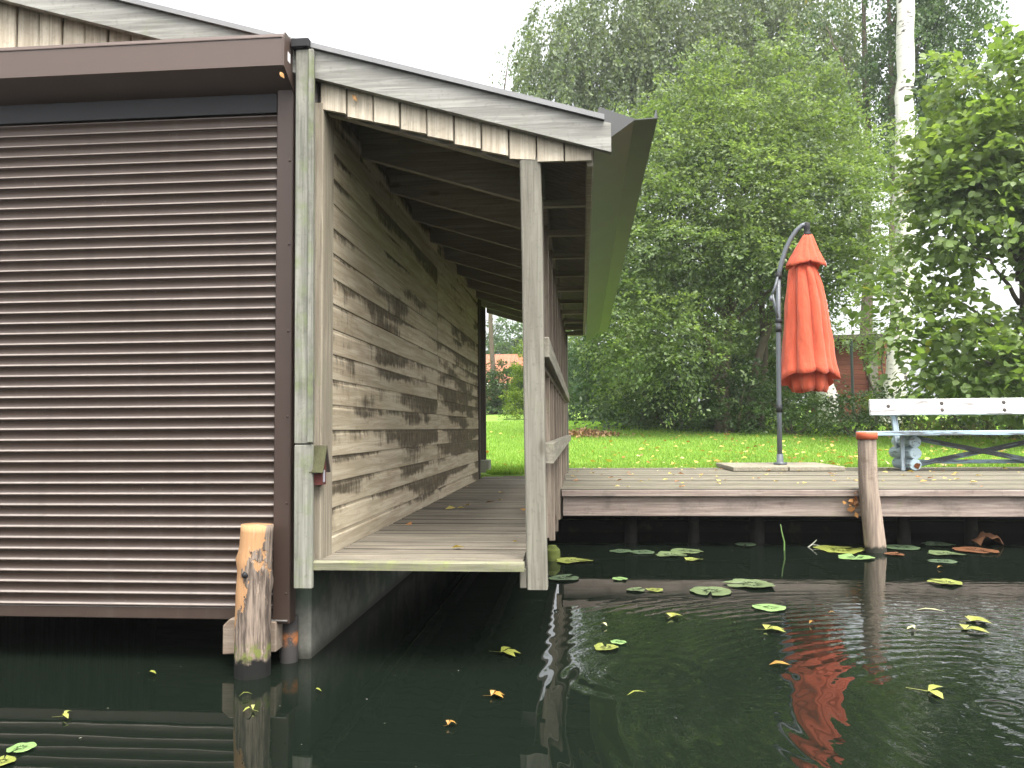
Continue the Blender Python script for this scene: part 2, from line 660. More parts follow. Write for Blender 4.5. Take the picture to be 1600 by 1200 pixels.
def gzv(x, y):
    t = np.maximum(0.0, np.minimum(y, 44.0) - 9.6)
    return 0.425 + 0.05 * t + np.where(y > 9.2, 0.02 * np.sin(x * 0.9 + y * 0.7) * np.minimum(1, t / 3), 0)


def lawn_material():
    w = M('lawn_grass', 0.9, 0.15)
    p = w.pos()
    a = w.noise(p, 0.6, 4, 0.6)
    b = w.noise(p, 14, 4, 0.7)
    c = w.mix(w.step(a, 0.35, 0.65), (0.145, 0.26, 0.04), (0.21, 0.325, 0.06))
    c = w.mix(w.math('MULTIPLY', w.step(b, 0.5, 0.72), 0.45), c, (0.065, 0.13, 0.018))
    w.base(c)
    w.bump(w.noise(p, 60, 3, 0.7), 0.6, 0.02)
    return w.m


LAWN = lawn_material()
xs = [-300, -120, -60, -30, -15] + [-10 + i for i in range(31)] + [26, 35, 60, 120, 300]
ys = [8.12, 8.13, 8.6, 9.2, 9.6] + [10 + i for i in range(36)] + [50, 80, 150, 300, 500]
gm = grid_sheet('lawn', xs, ys, lambda a, b: (-1.3 if b < 8.125 else (gz(a, b) if not (-0.1 < a < 12 and b < 9.3) else gz(a, b) - 0.1)), LAWN)
tag(piece('lawn', gm), kind='structure')

# grass blades: uncountable
nb = 150000
u = RNG.random(nb)
gy = 8.2 + (22.0 - 8.2) * u ** 1.7
half = 0.62 * gy
gx = -0.16 * gy - 0.3 + RNG.random(nb) * (0.72 * gy)
keep = ~((gx > -0.2) & (gy < 9.25)) & ~((gx < -0.98) & (gy < 8.75))
gx, gy = gx[keep], gy[keep]
nb = len(gx)
ang = RNG.random(nb) * 6.283
lean = RNG.random(nb) * 0.8
Dg = np.stack([np.cos(ang) * lean, np.sin(ang) * lean, np.ones(nb)], 1)
Ng = np.stack([np.cos(ang + 1.6 + RNG.random(nb)), np.sin(ang + 1.6 + RNG.random(nb)), np.full(nb, 0.2)], 1)
Pg = np.stack([gx, gy, gzv(gx, gy) - 0.01], 1)
GRASS = leafmat('grass_blade', [(0.0, (0.145, 0.265, 0.04)), (0.6, (0.225, 0.365, 0.065)), (1.0, (0.31, 0.41, 0.10))], 0.4, 0.6, 0.2)
gsz = (0.03 + 0.04 * RNG.random(nb)) * (1 + 0.03 * (gy - 9))
tag(piece('grass', leaf_mesh('grass', Pg, Dg, Ng, gsz, np.full((nb, 1), 0.16), RNG.random(nb), GRASS, 0.02)), kind='stuff')

# fallen leaves on the lawn: uncountable
nl = 1250
ly = 9.3 + 9.0 * RNG.random(nl) ** 1.25
lx = -0.15 * ly + RNG.random(nl) * 0.70 * ly
kp = RNG.random(nl) < np.clip(0.25 + 0.75 * (lx / ly + 0.05) / 0.35, 0.12, 1)
lx, ly = lx[kp], ly[kp]
nl = len(lx)
FALL = leafmat('fallen_leaf', [(0.0, (0.42, 0.34, 0.06)), (0.45, (0.50, 0.42, 0.12)), (0.7, (0.40, 0.17, 0.04)), (0.88, (0.24, 0.10, 0.04)), (1.0, (0.55, 0.50, 0.28))], 0.2, 0.6, 0.25, (1.2, 1.0, 0.5))
Pl = np.stack([lx, ly, gzv(lx, ly) + 0.025 + 0.02 * RNG.random(nl)], 1)
an = RNG.random(nl) * 6.283
Dl = np.stack([np.cos(an), np.sin(an), RNG.normal(0, 0.25, nl)], 1)
Nl = np.stack([RNG.normal(0, 0.35, nl), RNG.normal(0, 0.35, nl), np.ones(nl)], 1)
tag(piece('fallen_leaves', leaf_mesh('fallen_leaves', Pl, Dl, Nl, 0.045 + 0.05 * RNG.random(nl), np.full((nl, 1), 0.75), RNG.random(nl), FALL, 0.1)), kind='stuff')

# ------------------------------------------------------------------ boathouse
bh = thing('boathouse', (-1.0, 3.0, 0.0), 'weathered timber boathouse with brown roller shutter and a roofed plank walkway along its side', 'boathouse')
YF = 2.95


def roof_z(x):
    return 2.10 - 0.295 * x


XR = -2.65                      # ridge
YB = 8.72                       # rear end of the roof

# roller shutter
rs = holder('roller_shutter', bh, (-2.5, 2.99, 0.2))
rs['label'] = 'brown slatted roller shutter, closed down to just above the water'
pitch = 0.0424
prof = [(0.0010, 0.0), (-0.0120, 0.0003), (-0.0156, 0.0012), (-0.0164, 0.0028), (-0.0152, 0.0050), (-0.0120, 0.0076), (-0.0092, 0.0102), (-0.0070, 0.0140),
        (-0.0054, 0.0200), (-0.0056, 0.0265), (-0.0076, 0.0330), (-0.0104, 0.0380), (-0.0122, 0.0410), (-0.0122, pitch - 0.0002), (0.009, pitch), (0.009, 0.0)]
bm = bmesh.new()
prism(bm, [(a, b) for a, b in prof], 0, -1.37, 1.33)
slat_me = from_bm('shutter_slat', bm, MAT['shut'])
zs = 0.224
while zs < 2.25:
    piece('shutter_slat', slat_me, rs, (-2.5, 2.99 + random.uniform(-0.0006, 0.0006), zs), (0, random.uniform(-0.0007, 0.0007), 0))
    zs += pitch
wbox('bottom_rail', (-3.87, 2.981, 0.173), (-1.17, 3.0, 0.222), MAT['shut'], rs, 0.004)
for x0 in (-1.175, -3.93):
    g = wbox('guide_rail', (x0, 2.962, 0.165), (x0 + 0.067, 3.03, 2.25), MAT['shutrail'], rs, 0.003)
bm = bmesh.new()
prism(bm, [(2.86, 2.285), (2.86, 2.395), (2.868, 2.412), (3.02, 2.412), (3.02, 2.215), (2.995, 2.215)], 0, -3.97, -1.112)
me = from_bm('shutter_box', bm, MAT['shutbox'])
for v in me.vertices:
    v.co -= Vector((-2.5, 2.99, 2.3))
piece('shutter_box', me, rs, (-2.5, 2.99, 2.3))
wbox('box_lip', (-3.97, 2.857, 2.392), (-1.118, 2.8595, 2.397), MAT['shutbox'], rs, 0.0008)
bm = bmesh.new()
prism(bm, [(2.855, 2.28), (2.855, 2.398), (2.866, 2.416), (3.02, 2.416), (3.02, 2.205), (2.992, 2.205)], 0, -1.1115, -1.107)
me = from_bm('end_plate', bm, MAT['shutbox'])
for v in me.vertices:
    v.co -= Vector((-1.11, 2.99, 2.3))
piece('end_plate', me, rs, (-1.11, 2.99, 2.3))
wbox('sticker', (-1.1068, 2.892, 2.315), (-1.106, 2.917, 2.352), MAT['sticker'], rs, 0)
bm = bmesh.new()
bmesh.ops.create_uvsphere(bm, u_segments=8, v_segments=4, radius=0.005)
screw_me = from_bm('screw', bm, MAT['shutrail'], True)
for z in (0.28, 0.62, 0.95, 1.28, 1.62, 1.95):
    piece('screw', screw_me, rs, (-1.122, 2.9605, z), None, (1, 0.5, 1))
wbox('shade_strip', (-3.86, 2.9665, 2.146), (-1.178, 2.9745, 2.222), MAT['dark'], rs, 0.001)  # added dark strip: paints the shade below the box over the top slats
wbox('flashing', (-1.102, 2.905, 2.375), (-1.03, 2.9435, 2.412), MAT['dark'], bh, 0.004)

# steel tube and bracket under the guide rail
rust = M('rusty_steel', 0.7, 0.3)
pz = rust.sep(rust.pos())[2]
rn = rust.noise(rust.pos(), 22, 5, 0.7)
k = rust.math('MULTIPLY', rust.step(pz, 0.055, 0.085), rust.math('SUBTRACT', 1.0, rust.step(pz, 0.10, 0.125)))
c = rust.mix(rust.math('MULTIPLY', k, rust.step(rn, 0.35, 0.55)), (0.035, 0.032, 0.03), (0.28, 0.10, 0.03))
rust.base(rust.mix(rust.step(rust.noise(rust.pos(), 9, 3), 0.55, 0.7), c, (0.09, 0.09, 0.085)))
bm = bmesh.new()
tube(bm, [(0, 0, -0.8), (0, 0, 0.0), (0, 0, 0.172)], 0.034, 16)
piece('steel_post', from_bm('steel_post', bm, rust.m, True), bh, (-1.143, 3.055, 0.0))
wbox('bracket', (-1.185, 2.955, 0.176), (-1.115, 2.99, 0.181), MAT['steel'], bh, 0.001)

# corner boards
ct = R(-0.25)
wbox('corner_board', (-1.083, 2.918, 0.845), (-1.012, 2.943, 2.372), MAT['corner'], bh, 0.004, (0, ct, 0))
wbox('corner_board', (-1.079, 2.920, 0.305), (-1.008, 2.943, 0.8425), MAT['corner'], bh, 0.004, (0, ct, 0))
wbox('cover_strip', (-1.030, 2.909, 0.85), (-1.008, 2.9175, 2.368), MAT['corner'], bh, 0.003, (0, ct, 0))
wbox('side_corner_board', (-1.045, 2.981, 0.36), (-0.995, 3.122, 2.185), MAT['cornerb'], bh, 0.004)

# side wall
sw = holder('side_wall', bh, (-1.0, 3.1, 0.4))
wbox('wall_lining', (-1.07, 3.0, 0.36), (-1.026, 7.7, 2.30), MAT['soffit'], sw, 0)
pf = [(-0.022, 0.0), (-0.001, 0.0), (0.0, 0.003), (0.0, 0.082), (-0.001, 0.087), (-0.0035, 0.0905), (-0.0035, 0.1015), (-0.022, 0.1015)]
plank_me = {}
for key, ln in (('long', 2.378), ('short', 2.19)):
    bm = bmesh.new()
    prism(bm, [(a, b) for a, b in pf], 1, 0.0, ln)
    plank_me[key] = from_bm('wall_plank', bm, MAT['wall'])
for i in range(18):
    z = 0.378 + i * 0.1035
    for key, y0 in (('long', 3.125), ('short', 5.506)):
        piece('wall_plank', plank_me[key], sw, (-1.0 + random.uniform(-0.0025, 0.0025), y0, z + random.uniform(-0.0008, 0.0008)))
wbox('end_trim', (-1.035, 7.702, 0.40), (-0.985, 7.765, 2.2), MAT['postdark'], sw, 0.003)
# rear and far walls, gable lining
wbox('rear_wall', (-4.2, 7.62, 0.2), (-1.075, 7.68, 2.5), MAT['soffit'], bh, 0)
wbox('far_wall', (-4.26, 3.0, 0.1), (-4.2, 7.68, 2.35), MAT['gable'], bh, 0)
bm = bmesh.new()
prism(bm, [(-4.2, 2.25), (-1.03, 2.25), (-1.03, 2.30), (XR, roof_z(XR) - 0.16), (-4.2, 2.30)], 1, 3.035, 3.06)
piece('gable_lining', from_bm('gable_lining', bm, MAT['soffit']), bh, (0, 0, 0))
bm = bmesh.new()
prism(bm, [(-4.2, 2.2), (-1.075, 2.2), (-1.075, 2.35), (XR, roof_z(XR) - 0.16), (-4.2, 2.35)], 1, 7.62, 7.68)
piece('rear_gable', from_bm('rear_gable', bm, MAT['soffit']), bh, (0, 0, 0))

# vertical boards under the verge: gable above the shutter, then over the walkway
def vboard(x0, w, z0, z1a, z1b, y, name, mat, z0b=None):
    z0b = z0 if z0b is None else z0b
    bm = bmesh.new()
    pr = [(x0, z0), (x0 + w, z0b), (x0 + w, z1b), (x0, z1a)]
    cx, cz = x0 + w / 2, (z0 + z1a) / 2
    prism(bm, [(a - cx, b - cz) for a, b in pr], 1, -0.009, 0.009)
    es = [e for e in bm.edges if abs(e.verts[0].co.x - e.verts[1].co.x) < 1e-6 and abs(e.verts[0].co.y - e.verts[1].co.y) < 1e-6]
    bmesh.ops.bevel(bm, geom=es, offset=0.004, segments=1, affect='EDGES')
    me = from_bm(name, bm, mat)
    return piece(name, me, bh, (cx, y, cz))


x = -1.118
i = 0
while x > -4.2:
    w = 0.094
    xa, xb = x - w, x
    za = roof_z(xa) - 0.05 if xa > XR else roof_z(2 * XR - xa) - 0.05
    zb = roof_z(xb) - 0.05 if xb > XR else roof_z(2 * XR - xb) - 0.05
    vboard(xa, w, 2.36, za, zb, 3.022 + (0.006 if i % 2 else 0.0), 'gable_board', MAT['gable'])
    x -= 0.1
    i += 1
x = -1.008
i = 0
while x < 0.05:
    w = min(0.1015, 0.056 - x)
    zb0 = max(1.853 - 0.308 * x, 1.9175)
    zb1 = max(1.853 - 0.308 * (x + w), 1.9175) + (0.008 if x < -0.25 else 0)
    j = random.uniform(-0.006, 0.004) if x < -0.25 else 0
    vboard(x, w, zb0 + j, roof_z(x) - 0.05, roof_z(x + w) - 0.05, 2.992 + (0.005 if i % 2 else 0.0), 'porch_board', MAT['gable'], zb1 + j)
    x += 0.1065
    i += 1

# roof: lining, sheets, barge boards, rafters, eave board, gutter
rf = holder('roof', bh, (XR, 3.0, roof_z(XR)))


def slope_prism(name, xa, xb, ya, yb, off_top, off_bot, mat, mirror=False):
    bm = bmesh.new()
    pr = [(xa, roof_z(xa) + off_bot), (xb, roof_z(xb) + off_bot), (xb, roof_z(xb) + off_top), (xa, roof_z(xa) + off_top)]
    if mirror:
        pr = [(2 * XR - a, b) for a, b in pr]
    cx = sum(a for a, b in pr) / 4
    cz = sum(b for a, b in pr) / 4
    cy = (ya + yb) / 2
    prism(bm, [(a - cx, b - cz) for a, b in pr], 1, ya - cy, yb - cy)
    return piece(name, from_bm(name, bm, mat), rf, (cx, cy, cz))


for mir in (False, True):
    xe = 0.10 if not mir else -0.95
    slope_prism('roof_lining', XR, xe - 0.03, 3.02, YB - 0.02, -0.022, -0.05, MAT['soffit'], mir)
    slope_prism('roof_sheet', XR + 0.001, xe, 2.928, YB, 0.0, -0.02, MAT['tin'], mir)
    slope_prism('barge_board', XR + 0.001, (0.125 if not mir else xe), 2.945, 2.978, -0.0215, -0.132, MAT['barge'], mir)
    slope_prism('barge_board', XR + 0.001, (0.125 if not mir else xe), YB - 0.05, YB - 0.022, -0.052, -0.16, MAT['barge'], mir)
ry = [3.05, 3.57, 4.12, 4.68, 5.25, 5.82, 6.40, 7.0, 7.6, 8.15, 8.62]
for y in ry:
    bm = bmesh.new()
    xa, xb = -1.02, -0.19
    pr = [(xa, 1.854 - 0.308 * xa), (xb, 1.854 - 0.308 * xb), (xb, roof_z(xb) - 0.055), (xa, roof_z(xa) - 0.055)]
    prism(bm, [(a + 0.6, b - 2.0) for a, b in pr], 1, -0.02, 0.02)
    piece('rafter', from_bm('rafter', bm, MAT['rafter']), rf, (-0.6, y, 2.0))
    if y > 3.1:
        wbox('noggin', (-0.187, y - 0.016, 1.902), (0.032, y + 0.016, 1.935), MAT['rafter'], rf, 0.002)
wbox('eave_board', (0.034, 3.02, 1.903), (0.058, 8.66, 2.03), MAT['rafter'], rf, 0.002)
wbox('wall_plate', (-0.235, 3.09, 1.936), (-0.15, 8.6, 2.02), MAT['soffit'], rf, 0.002)
wbox('end_noggin', (-0.24, 8.64, 1.900), (0.03, 8.675, 1.95), MAT['rafter'], rf, 0.002)


def gut(dy):
    d = -0.018 * dy
    pts = [(0.062, 1.955 + d), (0.214, 2.062 + d), (0.302, 2.066 + d), (0.299, 2.098 + d)]
    t = 0.003
    return [(a, b) for a, b in pts] + [(0.295, 2.098 + d), (0.297, 2.070 + d), (0.213, 2.066 + d), (0.062, 1.960 + d)]


bm = bmesh.new()
y0 = 2.93
joints = [2.93, 4.9, 6.9, 8.86]
prism(bm, gut(0), 1, 2.979, 8.86, gut(5.9))
piece('gutter', from_bm('gutter', bm, MAT['zinc']), rf, (0, 0, 0))
bm = bmesh.new()
prism(bm, [(0.082, 2.120), (0.216, 2.069), (0.150, 2.019), (0.064, 1.958), (0.064, 2.06)], 1, 2.9795, 2.9825)
piece('gutter_end', from_bm('gutter_end', bm, MAT['zinc']), rf, (0, 0, 0))
# posts
bm = bmesh.new()
pr0 = [(-0.206, 2.99), (-0.130, 2.99), (-0.130, 3.066), (-0.206, 3.066)]
pr1 = [(-0.226, 2.99), (-0.146, 2.99), (-0.146, 3.066), (-0.226, 3.066)]
prism(bm, [(a + 0.18, b - 3.03) for a, b in pr0], 2, -0.85, 0.79, [(a + 0.18, b - 3.03) for a, b in pr1])
es = [e for e in bm.edges if abs(e.verts[0].co.z - e.verts[1].co.z) > 0.5]
bmesh.ops.bevel(bm, geom=es, offset=0.005, segments=1, affect='EDGES')
bmesh.ops.subdivide_edges(bm, edges=[e for e in bm.edges if abs(e.verts[0].co.z - e.verts[1].co.z) > 0.5], cuts=14)
for v in bm.verts:
    v.co.x += 0.003 * math.sin(v.co.z * 3.1)
piece('porch_post', from_bm('porch_post', bm, MAT['post']), bh, (-0.18, 3.03, 1.147))
wbox('post_block', (-0.236, 3.0, 0.300), (-0.2085, 3.07, 0.374), MAT['post'], bh, 0.003)
wbox('end_post', (-1.092, 8.545, 0.56), (-1.028, 8.595, 2.30), MAT['postdark'], bh, 0.003)
wbox('end_post', (-0.205, 8.5, 0.40), (-0.135, 8.57, 1.90), MAT['post'], bh, 0.003)
wbox('post_footing', (-1.13, 8.50, 0.36), (-0.985, 8.66, 0.559), plain('footing_concrete', (0.24, 0.23, 0.19), 0.9, 0.2, 0, 0.25, 9, 0.4), bh, 0.01)

# railing along the walkway
rl = holder('railing', bh, (-0.15, 3.1, 0.4))
wbox('top_rail', (-0.152, 3.07, 1.172), (-0.120, 8.48, 1.252), MAT['rail'], rl, 0.003)
wbox('under_rail', (-0.199, 3.07, 1.150), (-0.1525, 8.48, 1.185), MAT['lath'], rl, 0.002)
bm = bmesh.new()
prism(bm, [(-0.02, -0.04), (0.02, -0.04), (0.02, 0.036), (-0.02, 0.036)], 1, -2.69, 2.69, [(-0.02, -0.03), (0.02, -0.03), (0.02, 0.02), (-0.02, 0.02)])
piece('lower_rail', from_bm('lower_rail', bm, MAT['rail']), rl, (-0.128, 5.77, 0.803))
for i, y in enumerate([3.42, 3.95, 4.5, 5.05, 5.6, 6.2, 6.85, 7.5, 8.1, 8.42]):
    zb = [0.33, 0.36, 0.27, 0.25, 0.26, 0.2, 0.3, 0.3, 0.4, 0.4][i]
    wbox('baluster', (-0.186, y - 0.024, zb), (-0.1535, y + 0.024, 1.915), MAT['lath'], rl, 0.002, (0, R(random.uniform(-0.15, 0.15)), 0))

# walkway
wk = holder('walkway', bh, (-0.6, 3.0, 0.405))
bm = bmesh.new()
prism(bm, [(-0.0445, -0.030), (0.0445, -0.030), (0.0445, -0.007), (0.038, 0.0), (0.005, 0.0), (0.0, -0.004), (-0.005, 0.0), (-0.038, 0.0), (-0.0445, -0.007)], 0, -0.385, 0.385)
wpl = from_bm('walkway_plank', bm, MAT['walk'])
y = 2.965 + 0.046
i = 0
while y < 8.2:
    xo = -0.61 + random.uniform(-0.004, 0.004)
    o = piece('walkway_plank', wpl, wk, (xo, y, 0.405 + random.uniform(-0.0015, 0.0015)), (0, 0, R(random.uniform(-0.15, 0.15))))
    y += 0.0975
    i += 1
bm = bmesh.new()
prism(bm, [(-0.014, -0.033), (0.016, -0.033), (0.016, -0.003), (0.012, 0.001), (-0.008, 0.001), (-0.014, -0.006)], 0, -0.397, 0.397)
piece('edge_strip', from_bm('edge_strip', bm, MAT['walkmoss']), wk, (-0.611, 2.949, 0.406))
for x0 in (-0.96, -0.6, -0.26):
    wbox('joist', (x0, 3.45, 0.31), (x0 + 0.05, 8.1, 0.373), MAT['soffit'], wk, 0.002)

# concrete foundation
conc = M('foundation_concrete', 0.85, 0.25)
p = conc.pos()
cz = conc.sep(p)[2]
cn = conc.noise(p, 7, 6, 0.65)
c = conc.mix(conc.step(cn, 0.35, 0.65), (0.085, 0.09, 0.075), (0.165, 0.162, 0.14))
c = conc.mix(conc.math('MULTIPLY', conc.step(conc.noise(p, 3, 4, 0.6), 0.46, 0.6), 0.7), c, (0.05, 0.075, 0.05))
c = conc.mix(conc.math('SUBTRACT', 1.0, conc.step(cz, 0.0, 0.06)), c, (0.05, 0.05, 0.04))
conc.base(c)
conc.bump(cn, 0.5, 0.02)
wbox('foundation', (-1.2, 3.09, -1.1), (-1.07, 7.75, 0.355), conc.m, bh, 0.01)
wbox('foundation', (-4.3, 3.09, -1.1), (-4.17, 7.75, 0.355), conc.m, bh, 0.01)

# ------------------------------------------------------------------ wooden deck on the right
dk = thing('wooden_deck', (3.4, 6.0, 0.437), 'grey wooden bank deck of long planks under the umbrella and bench', 'deck')
XD0, XD1 = -0.15, 7.6
bm = bmesh.new()
L = XD1 - XD0
prism(bm, [(-0.058, -0.045), (0.058, -0.045), (0.058, -0.010), (0.050, 0.0), (0.034, 0.0), (0.029, -0.006), (0.024, 0.0), (0.005, 0.0), (0.0, -0.006), (-0.005, 0.0), (-0.024, 0.0), (-0.029, -0.006), (-0.034, 0.0), (-0.050, 0.0), (-0.058, -0.010)], 0, -L / 2, L / 2)
dpl = from_bm('deck_plank', bm, MAT['deck'])
y = 6.02 + 0.061
while y < 9.25:
    piece('deck_plank', dpl, dk, ((XD0 + XD1) / 2 + random.uniform(-0.012, 0.012), y, 0.437 + random.uniform(-0.004, 0.003)), (R(random.uniform(-0.6, 0.6)), 0, R(random.uniform(-0.05, 0.05))))
    y += 0.128
wbox('fascia_board', (XD0 + 0.005, 6.045, 0.235), (XD1, 6.085, 0.389), MAT['fascia'], dk, 0.004)
wbox('edge_cap', (XD0 - 0.003, 6.006, 0.385), (XD1, 6.0185, 0.432), MAT['fascia'], dk, 0.003)
for xj in np.arange(0.1, 7.5, 0.6):
    wbox('joist', (xj, 6.09, 0.26), (xj + 0.05, 9.2, 0.388), MAT['soffit'], dk, 0.002)
for xp, rr, zt in ((0.377, 0.05, 0.26), (0.861, 0.045, 0.24), (1.347, 0.06, 0.26), (2.45, 0.05, 0.26), (2.95, 0.05, 0.24), (3.42, 0.07, 0.26), (4.6, 0.06, 0.26), (6.0, 0.06, 0.26)):
    bm = bmesh.new()
    tube(bm, [(0, 0, -1.1), (0, 0, -0.2), (0.003, 0, zt)], [rr, rr, rr * 0.95], 10, True, 0.05)
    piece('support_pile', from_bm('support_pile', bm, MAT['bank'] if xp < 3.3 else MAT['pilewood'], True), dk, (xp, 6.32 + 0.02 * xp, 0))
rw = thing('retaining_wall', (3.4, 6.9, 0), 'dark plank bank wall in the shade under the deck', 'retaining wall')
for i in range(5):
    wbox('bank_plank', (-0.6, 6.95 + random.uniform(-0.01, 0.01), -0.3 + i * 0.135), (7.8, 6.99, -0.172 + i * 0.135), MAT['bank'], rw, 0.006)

# fallen leaves on deck and walkway: uncountable
nd = 150
dx = RNG.random(nd) * 5.6 - 0.1
dy = 6.05 + 3.1 * RNG.random(nd)
nw = 14
dx = np.concatenate([dx, -0.95 + 0.7 * RNG.random(nw)])
dy = np.concatenate([dy, 3.05 + 4.6 * RNG.random(nw)])
n = len(dx)
Pd = np.stack([dx, dy, np.where(dx < -0.18, 0.412, 0.445) + 0.006 * RNG.random(n)], 1)
an = RNG.random(n) * 6.283
tag(piece('deck_leaves', leaf_mesh('deck_leaves', Pd, np.stack([np.cos(an), np.sin(an), np.full(n, 0.1)], 1), np.stack([RNG.normal(0, .2, n), RNG.normal(0, .2, n), np.ones(n)], 1), 0.03 + 0.04 * RNG.random(n), np.full((n, 1), 0.7), RNG.random(n) ** 1.2, FALL, 0.12)), kind='stuff')

# ------------------------------------------------------------------ umbrella
YU = 8.8
um = thing('cantilever_umbrella', (2.13, YU, 0.488), 'closed orange red cantilever umbrella on a dark grey pole', 'umbrella')
bm = bmesh.new()
tube(bm, [(2.128, YU, 0.5), (2.135, YU, 1.05), (2.150, YU, 2.0), (2.165, YU, 2.56)], 0.027, 14)
piece('pole', from_bm('pole', bm, MAT['grey'], True), um)
bm = bmesh.new()
tube(bm, [(2.131, YU, 0.486), (2.131, YU, 0.51), (2.131, YU, 0.512), (2.131, YU, 0.60)], [0.07, 0.07, 0.036, 0.034], 14)
piece('foot_plate', from_bm('foot_plate', bm, MAT['grey'], True), um)
for z0, z1, rr in ((1.05, 1.13, 0.033), (1.92, 1.98, 0.033), (2.02, 2.06, 0.034), (2.50, 2.57, 0.034)):
    bm = bmesh.new()
    xx = 2.128 + 0.018 * (z0 - 0.5)
    tube(bm, [(xx, YU, z0), (xx, YU, z1)], rr, 14)
    piece('collar', from_bm('collar', bm, MAT['dark'], True), um)
bm = bmesh.new()
tube(bm, [(2.163, YU, 2.50), (2.178, YU, 2.60), (2.205, YU, 2.70), (2.245, YU, 2.82), (2.30, YU, 2.935), (2.365, YU, 3.03), (2.425, YU, 3.085), (2.475, YU, 3.10)], [0.026, 0.026, 0.025, 0.025, 0.024, 0.024, 0.024, 0.026], 12)
piece('arm', from_bm('arm', bm, MAT['grey'], True), um)
bm = bmesh.new()
tube(bm, [(2.478, YU, 3.118), (2.478, YU, 3.105), (2.480, YU, 3.05), (2.480, YU, 3.03), (2.483, YU, 2.99), (2.483, YU, 2.975)], [0.018, 0.036, 0.034, 0.03, 0.042, 0.05], 14)
piece('top_cap', from_bm('top_cap', bm, MAT['dark'], True), um)
bm = bmesh.new()
tube(bm, [(2.152, YU - 0.02, 2.52), (2.115, YU - 0.03, 2.40), (2.075, YU - 0.04, 2.31)], 0.014, 8)
tube(bm, [(2.075, YU - 0.04, 2.31), (2.066, YU - 0.05, 2.25)], 0.018, 8)
tube(bm, [(2.085, YU - 0.035, 2.33), (2.11, YU - 0.03, 2.20), (2.138, YU - 0.02, 2.08)], 0.016, 8)
piece('crank', from_bm('crank', bm, MAT['grey'], True), um)

cloth = M('umbrella_cloth', 0.85, 0.15)
p = cloth.obj(False)
cn = cloth.noise(p, 5, 4)
cc = cloth.mix(cn, (0.52, 0.090, 0.045), (0.60, 0.125, 0.065))
cloth.base(cc)
cloth.b.inputs['Sheen Weight'].default_value = 0.15
trn = cloth.n('BsdfTranslucent')
cloth.set(trn.inputs['Color'], (0.75, 0.12, 0.04, 1))
mx = cloth.n('MixShader')
mx.inputs[0].default_value = 0.22
cloth.t.links.new(cloth.b.outputs[0], mx.inputs[1])
cloth.t.links.new(trn.outputs[0], mx.inputs[2])
cloth.t.links.new(mx.outputs[0], cloth.out.inputs['Surface'])
cloth.bump(cloth.noise(cloth.mul(p, (9, 9, 3.0)), 2, 5, 0.6), 0.8, 0.03)
CL = cloth.m


def canopy(rows, n, ph, hem=0.0, hem_back=0.0, seg=192, soft=0.75, warp=0.35, drift=0.05):
    """rows: (z, centre x, outer radius, fold depth); n pleats of uneven width, round outwards and creased inwards"""
    vs, fs = [], []
    for k, (z, cx, r, amp) in enumerate(rows):
        for s in range(seg):
            a = 2 * math.pi * s / seg
            w = a + warp * math.sin(a + ph) + 0.5 * warp * math.sin(2 * a + 2.1 * ph) + drift * k * math.sin(a + 0.7) * 0.3
            q = n * w / 2 + ph
            f = 0.75 * abs(math.sin(q)) ** soft + 0.25 * (0.5 + 0.5 * math.sin(5 * a + 1.1 * ph + 0.10 * k * math.cos(a)))
            f += 0.07 * math.sin(17 * a + 0.5 * k) * (0.5 + 0.5 * math.sin(2 * a + 0.3 * k))
            wt = 0.72 + 0.28 * math.sin(3 * a + 1.3 + ph)
            rr = r * (1 - amp * wt * (1 - f)) + 0.012 * amp * math.sin(11 * a + 3 * z * 4)
            zz = z
            if k >= len(rows) - 3:
                u_ = (0.25, 0.6, 1.0)[k - (len(rows) - 3)]
                zz += u_ * (hem * (0.5 - f) - hem_back * (0.5 + 0.5 * math.sin(a)) ** 1.5)
            vs.append((cx + rr * math.cos(a), YU + 0.92 * rr * math.sin(a), zz))
    for k in range(len(rows) - 1):
        for s in range(seg):
            t = (s + 1) % seg
            fs.append((k * seg + s, k * seg + t, (k + 1) * seg + t, (k + 1) * seg + s))
    return vs, fs


def cloth_piece(name, vf):
    o = piece(name, raw_mesh(name, vf[0], vf[1], CL, True), um)
    so = o.modifiers.new('thick', 'SOLIDIFY')
    so.thickness = 0.003
    return o


cloth_piece('canopy', canopy([(2.72, 2.430, 0.040, 0.2), (2.66, 2.428, 0.080, 0.3), (2.60, 2.428, 0.146, 0.46), (2.55, 2.432, 0.162, 0.46), (2.42, 2.442, 0.190, 0.46), (2.22, 2.452, 0.220, 0.46),
                              (2.0, 2.456, 0.240, 0.46), (1.8, 2.458, 0.260, 0.45), (1.66, 2.46, 0.272, 0.43), (1.58, 2.461, 0.284, 0.40), (1.52, 2.462, 0.298, 0.38), (1.47, 2.462, 0.310, 0.37)], 7, 0.9, 0.05, 0.19))
cloth_piece('vent_flap', canopy([(2.985, 2.485, 0.042, 0.08), (2.95, 2.482, 0.062, 0.2), (2.88, 2.472, 0.098, 0.34), (2.80, 2.462, 0.138, 0.42), (2.73, 2.455, 0.176, 0.46), (2.68, 2.452, 0.206, 0.48), (2.655, 2.45, 0.214, 0.5)], 4, 2.75, 0.09, 0.0, 192, 0.6, 0.2))
cloth_piece('inner_fold', canopy([(1.95, 2.455, 0.09, 0.5), (1.6, 2.46, 0.15, 0.55), (1.42, 2.465, 0.19, 0.6), (1.33, 2.47, 0.19, 0.62), (1.285, 2.47, 0.165, 0.66)], 7, 0.4, 0.05, 0.0))

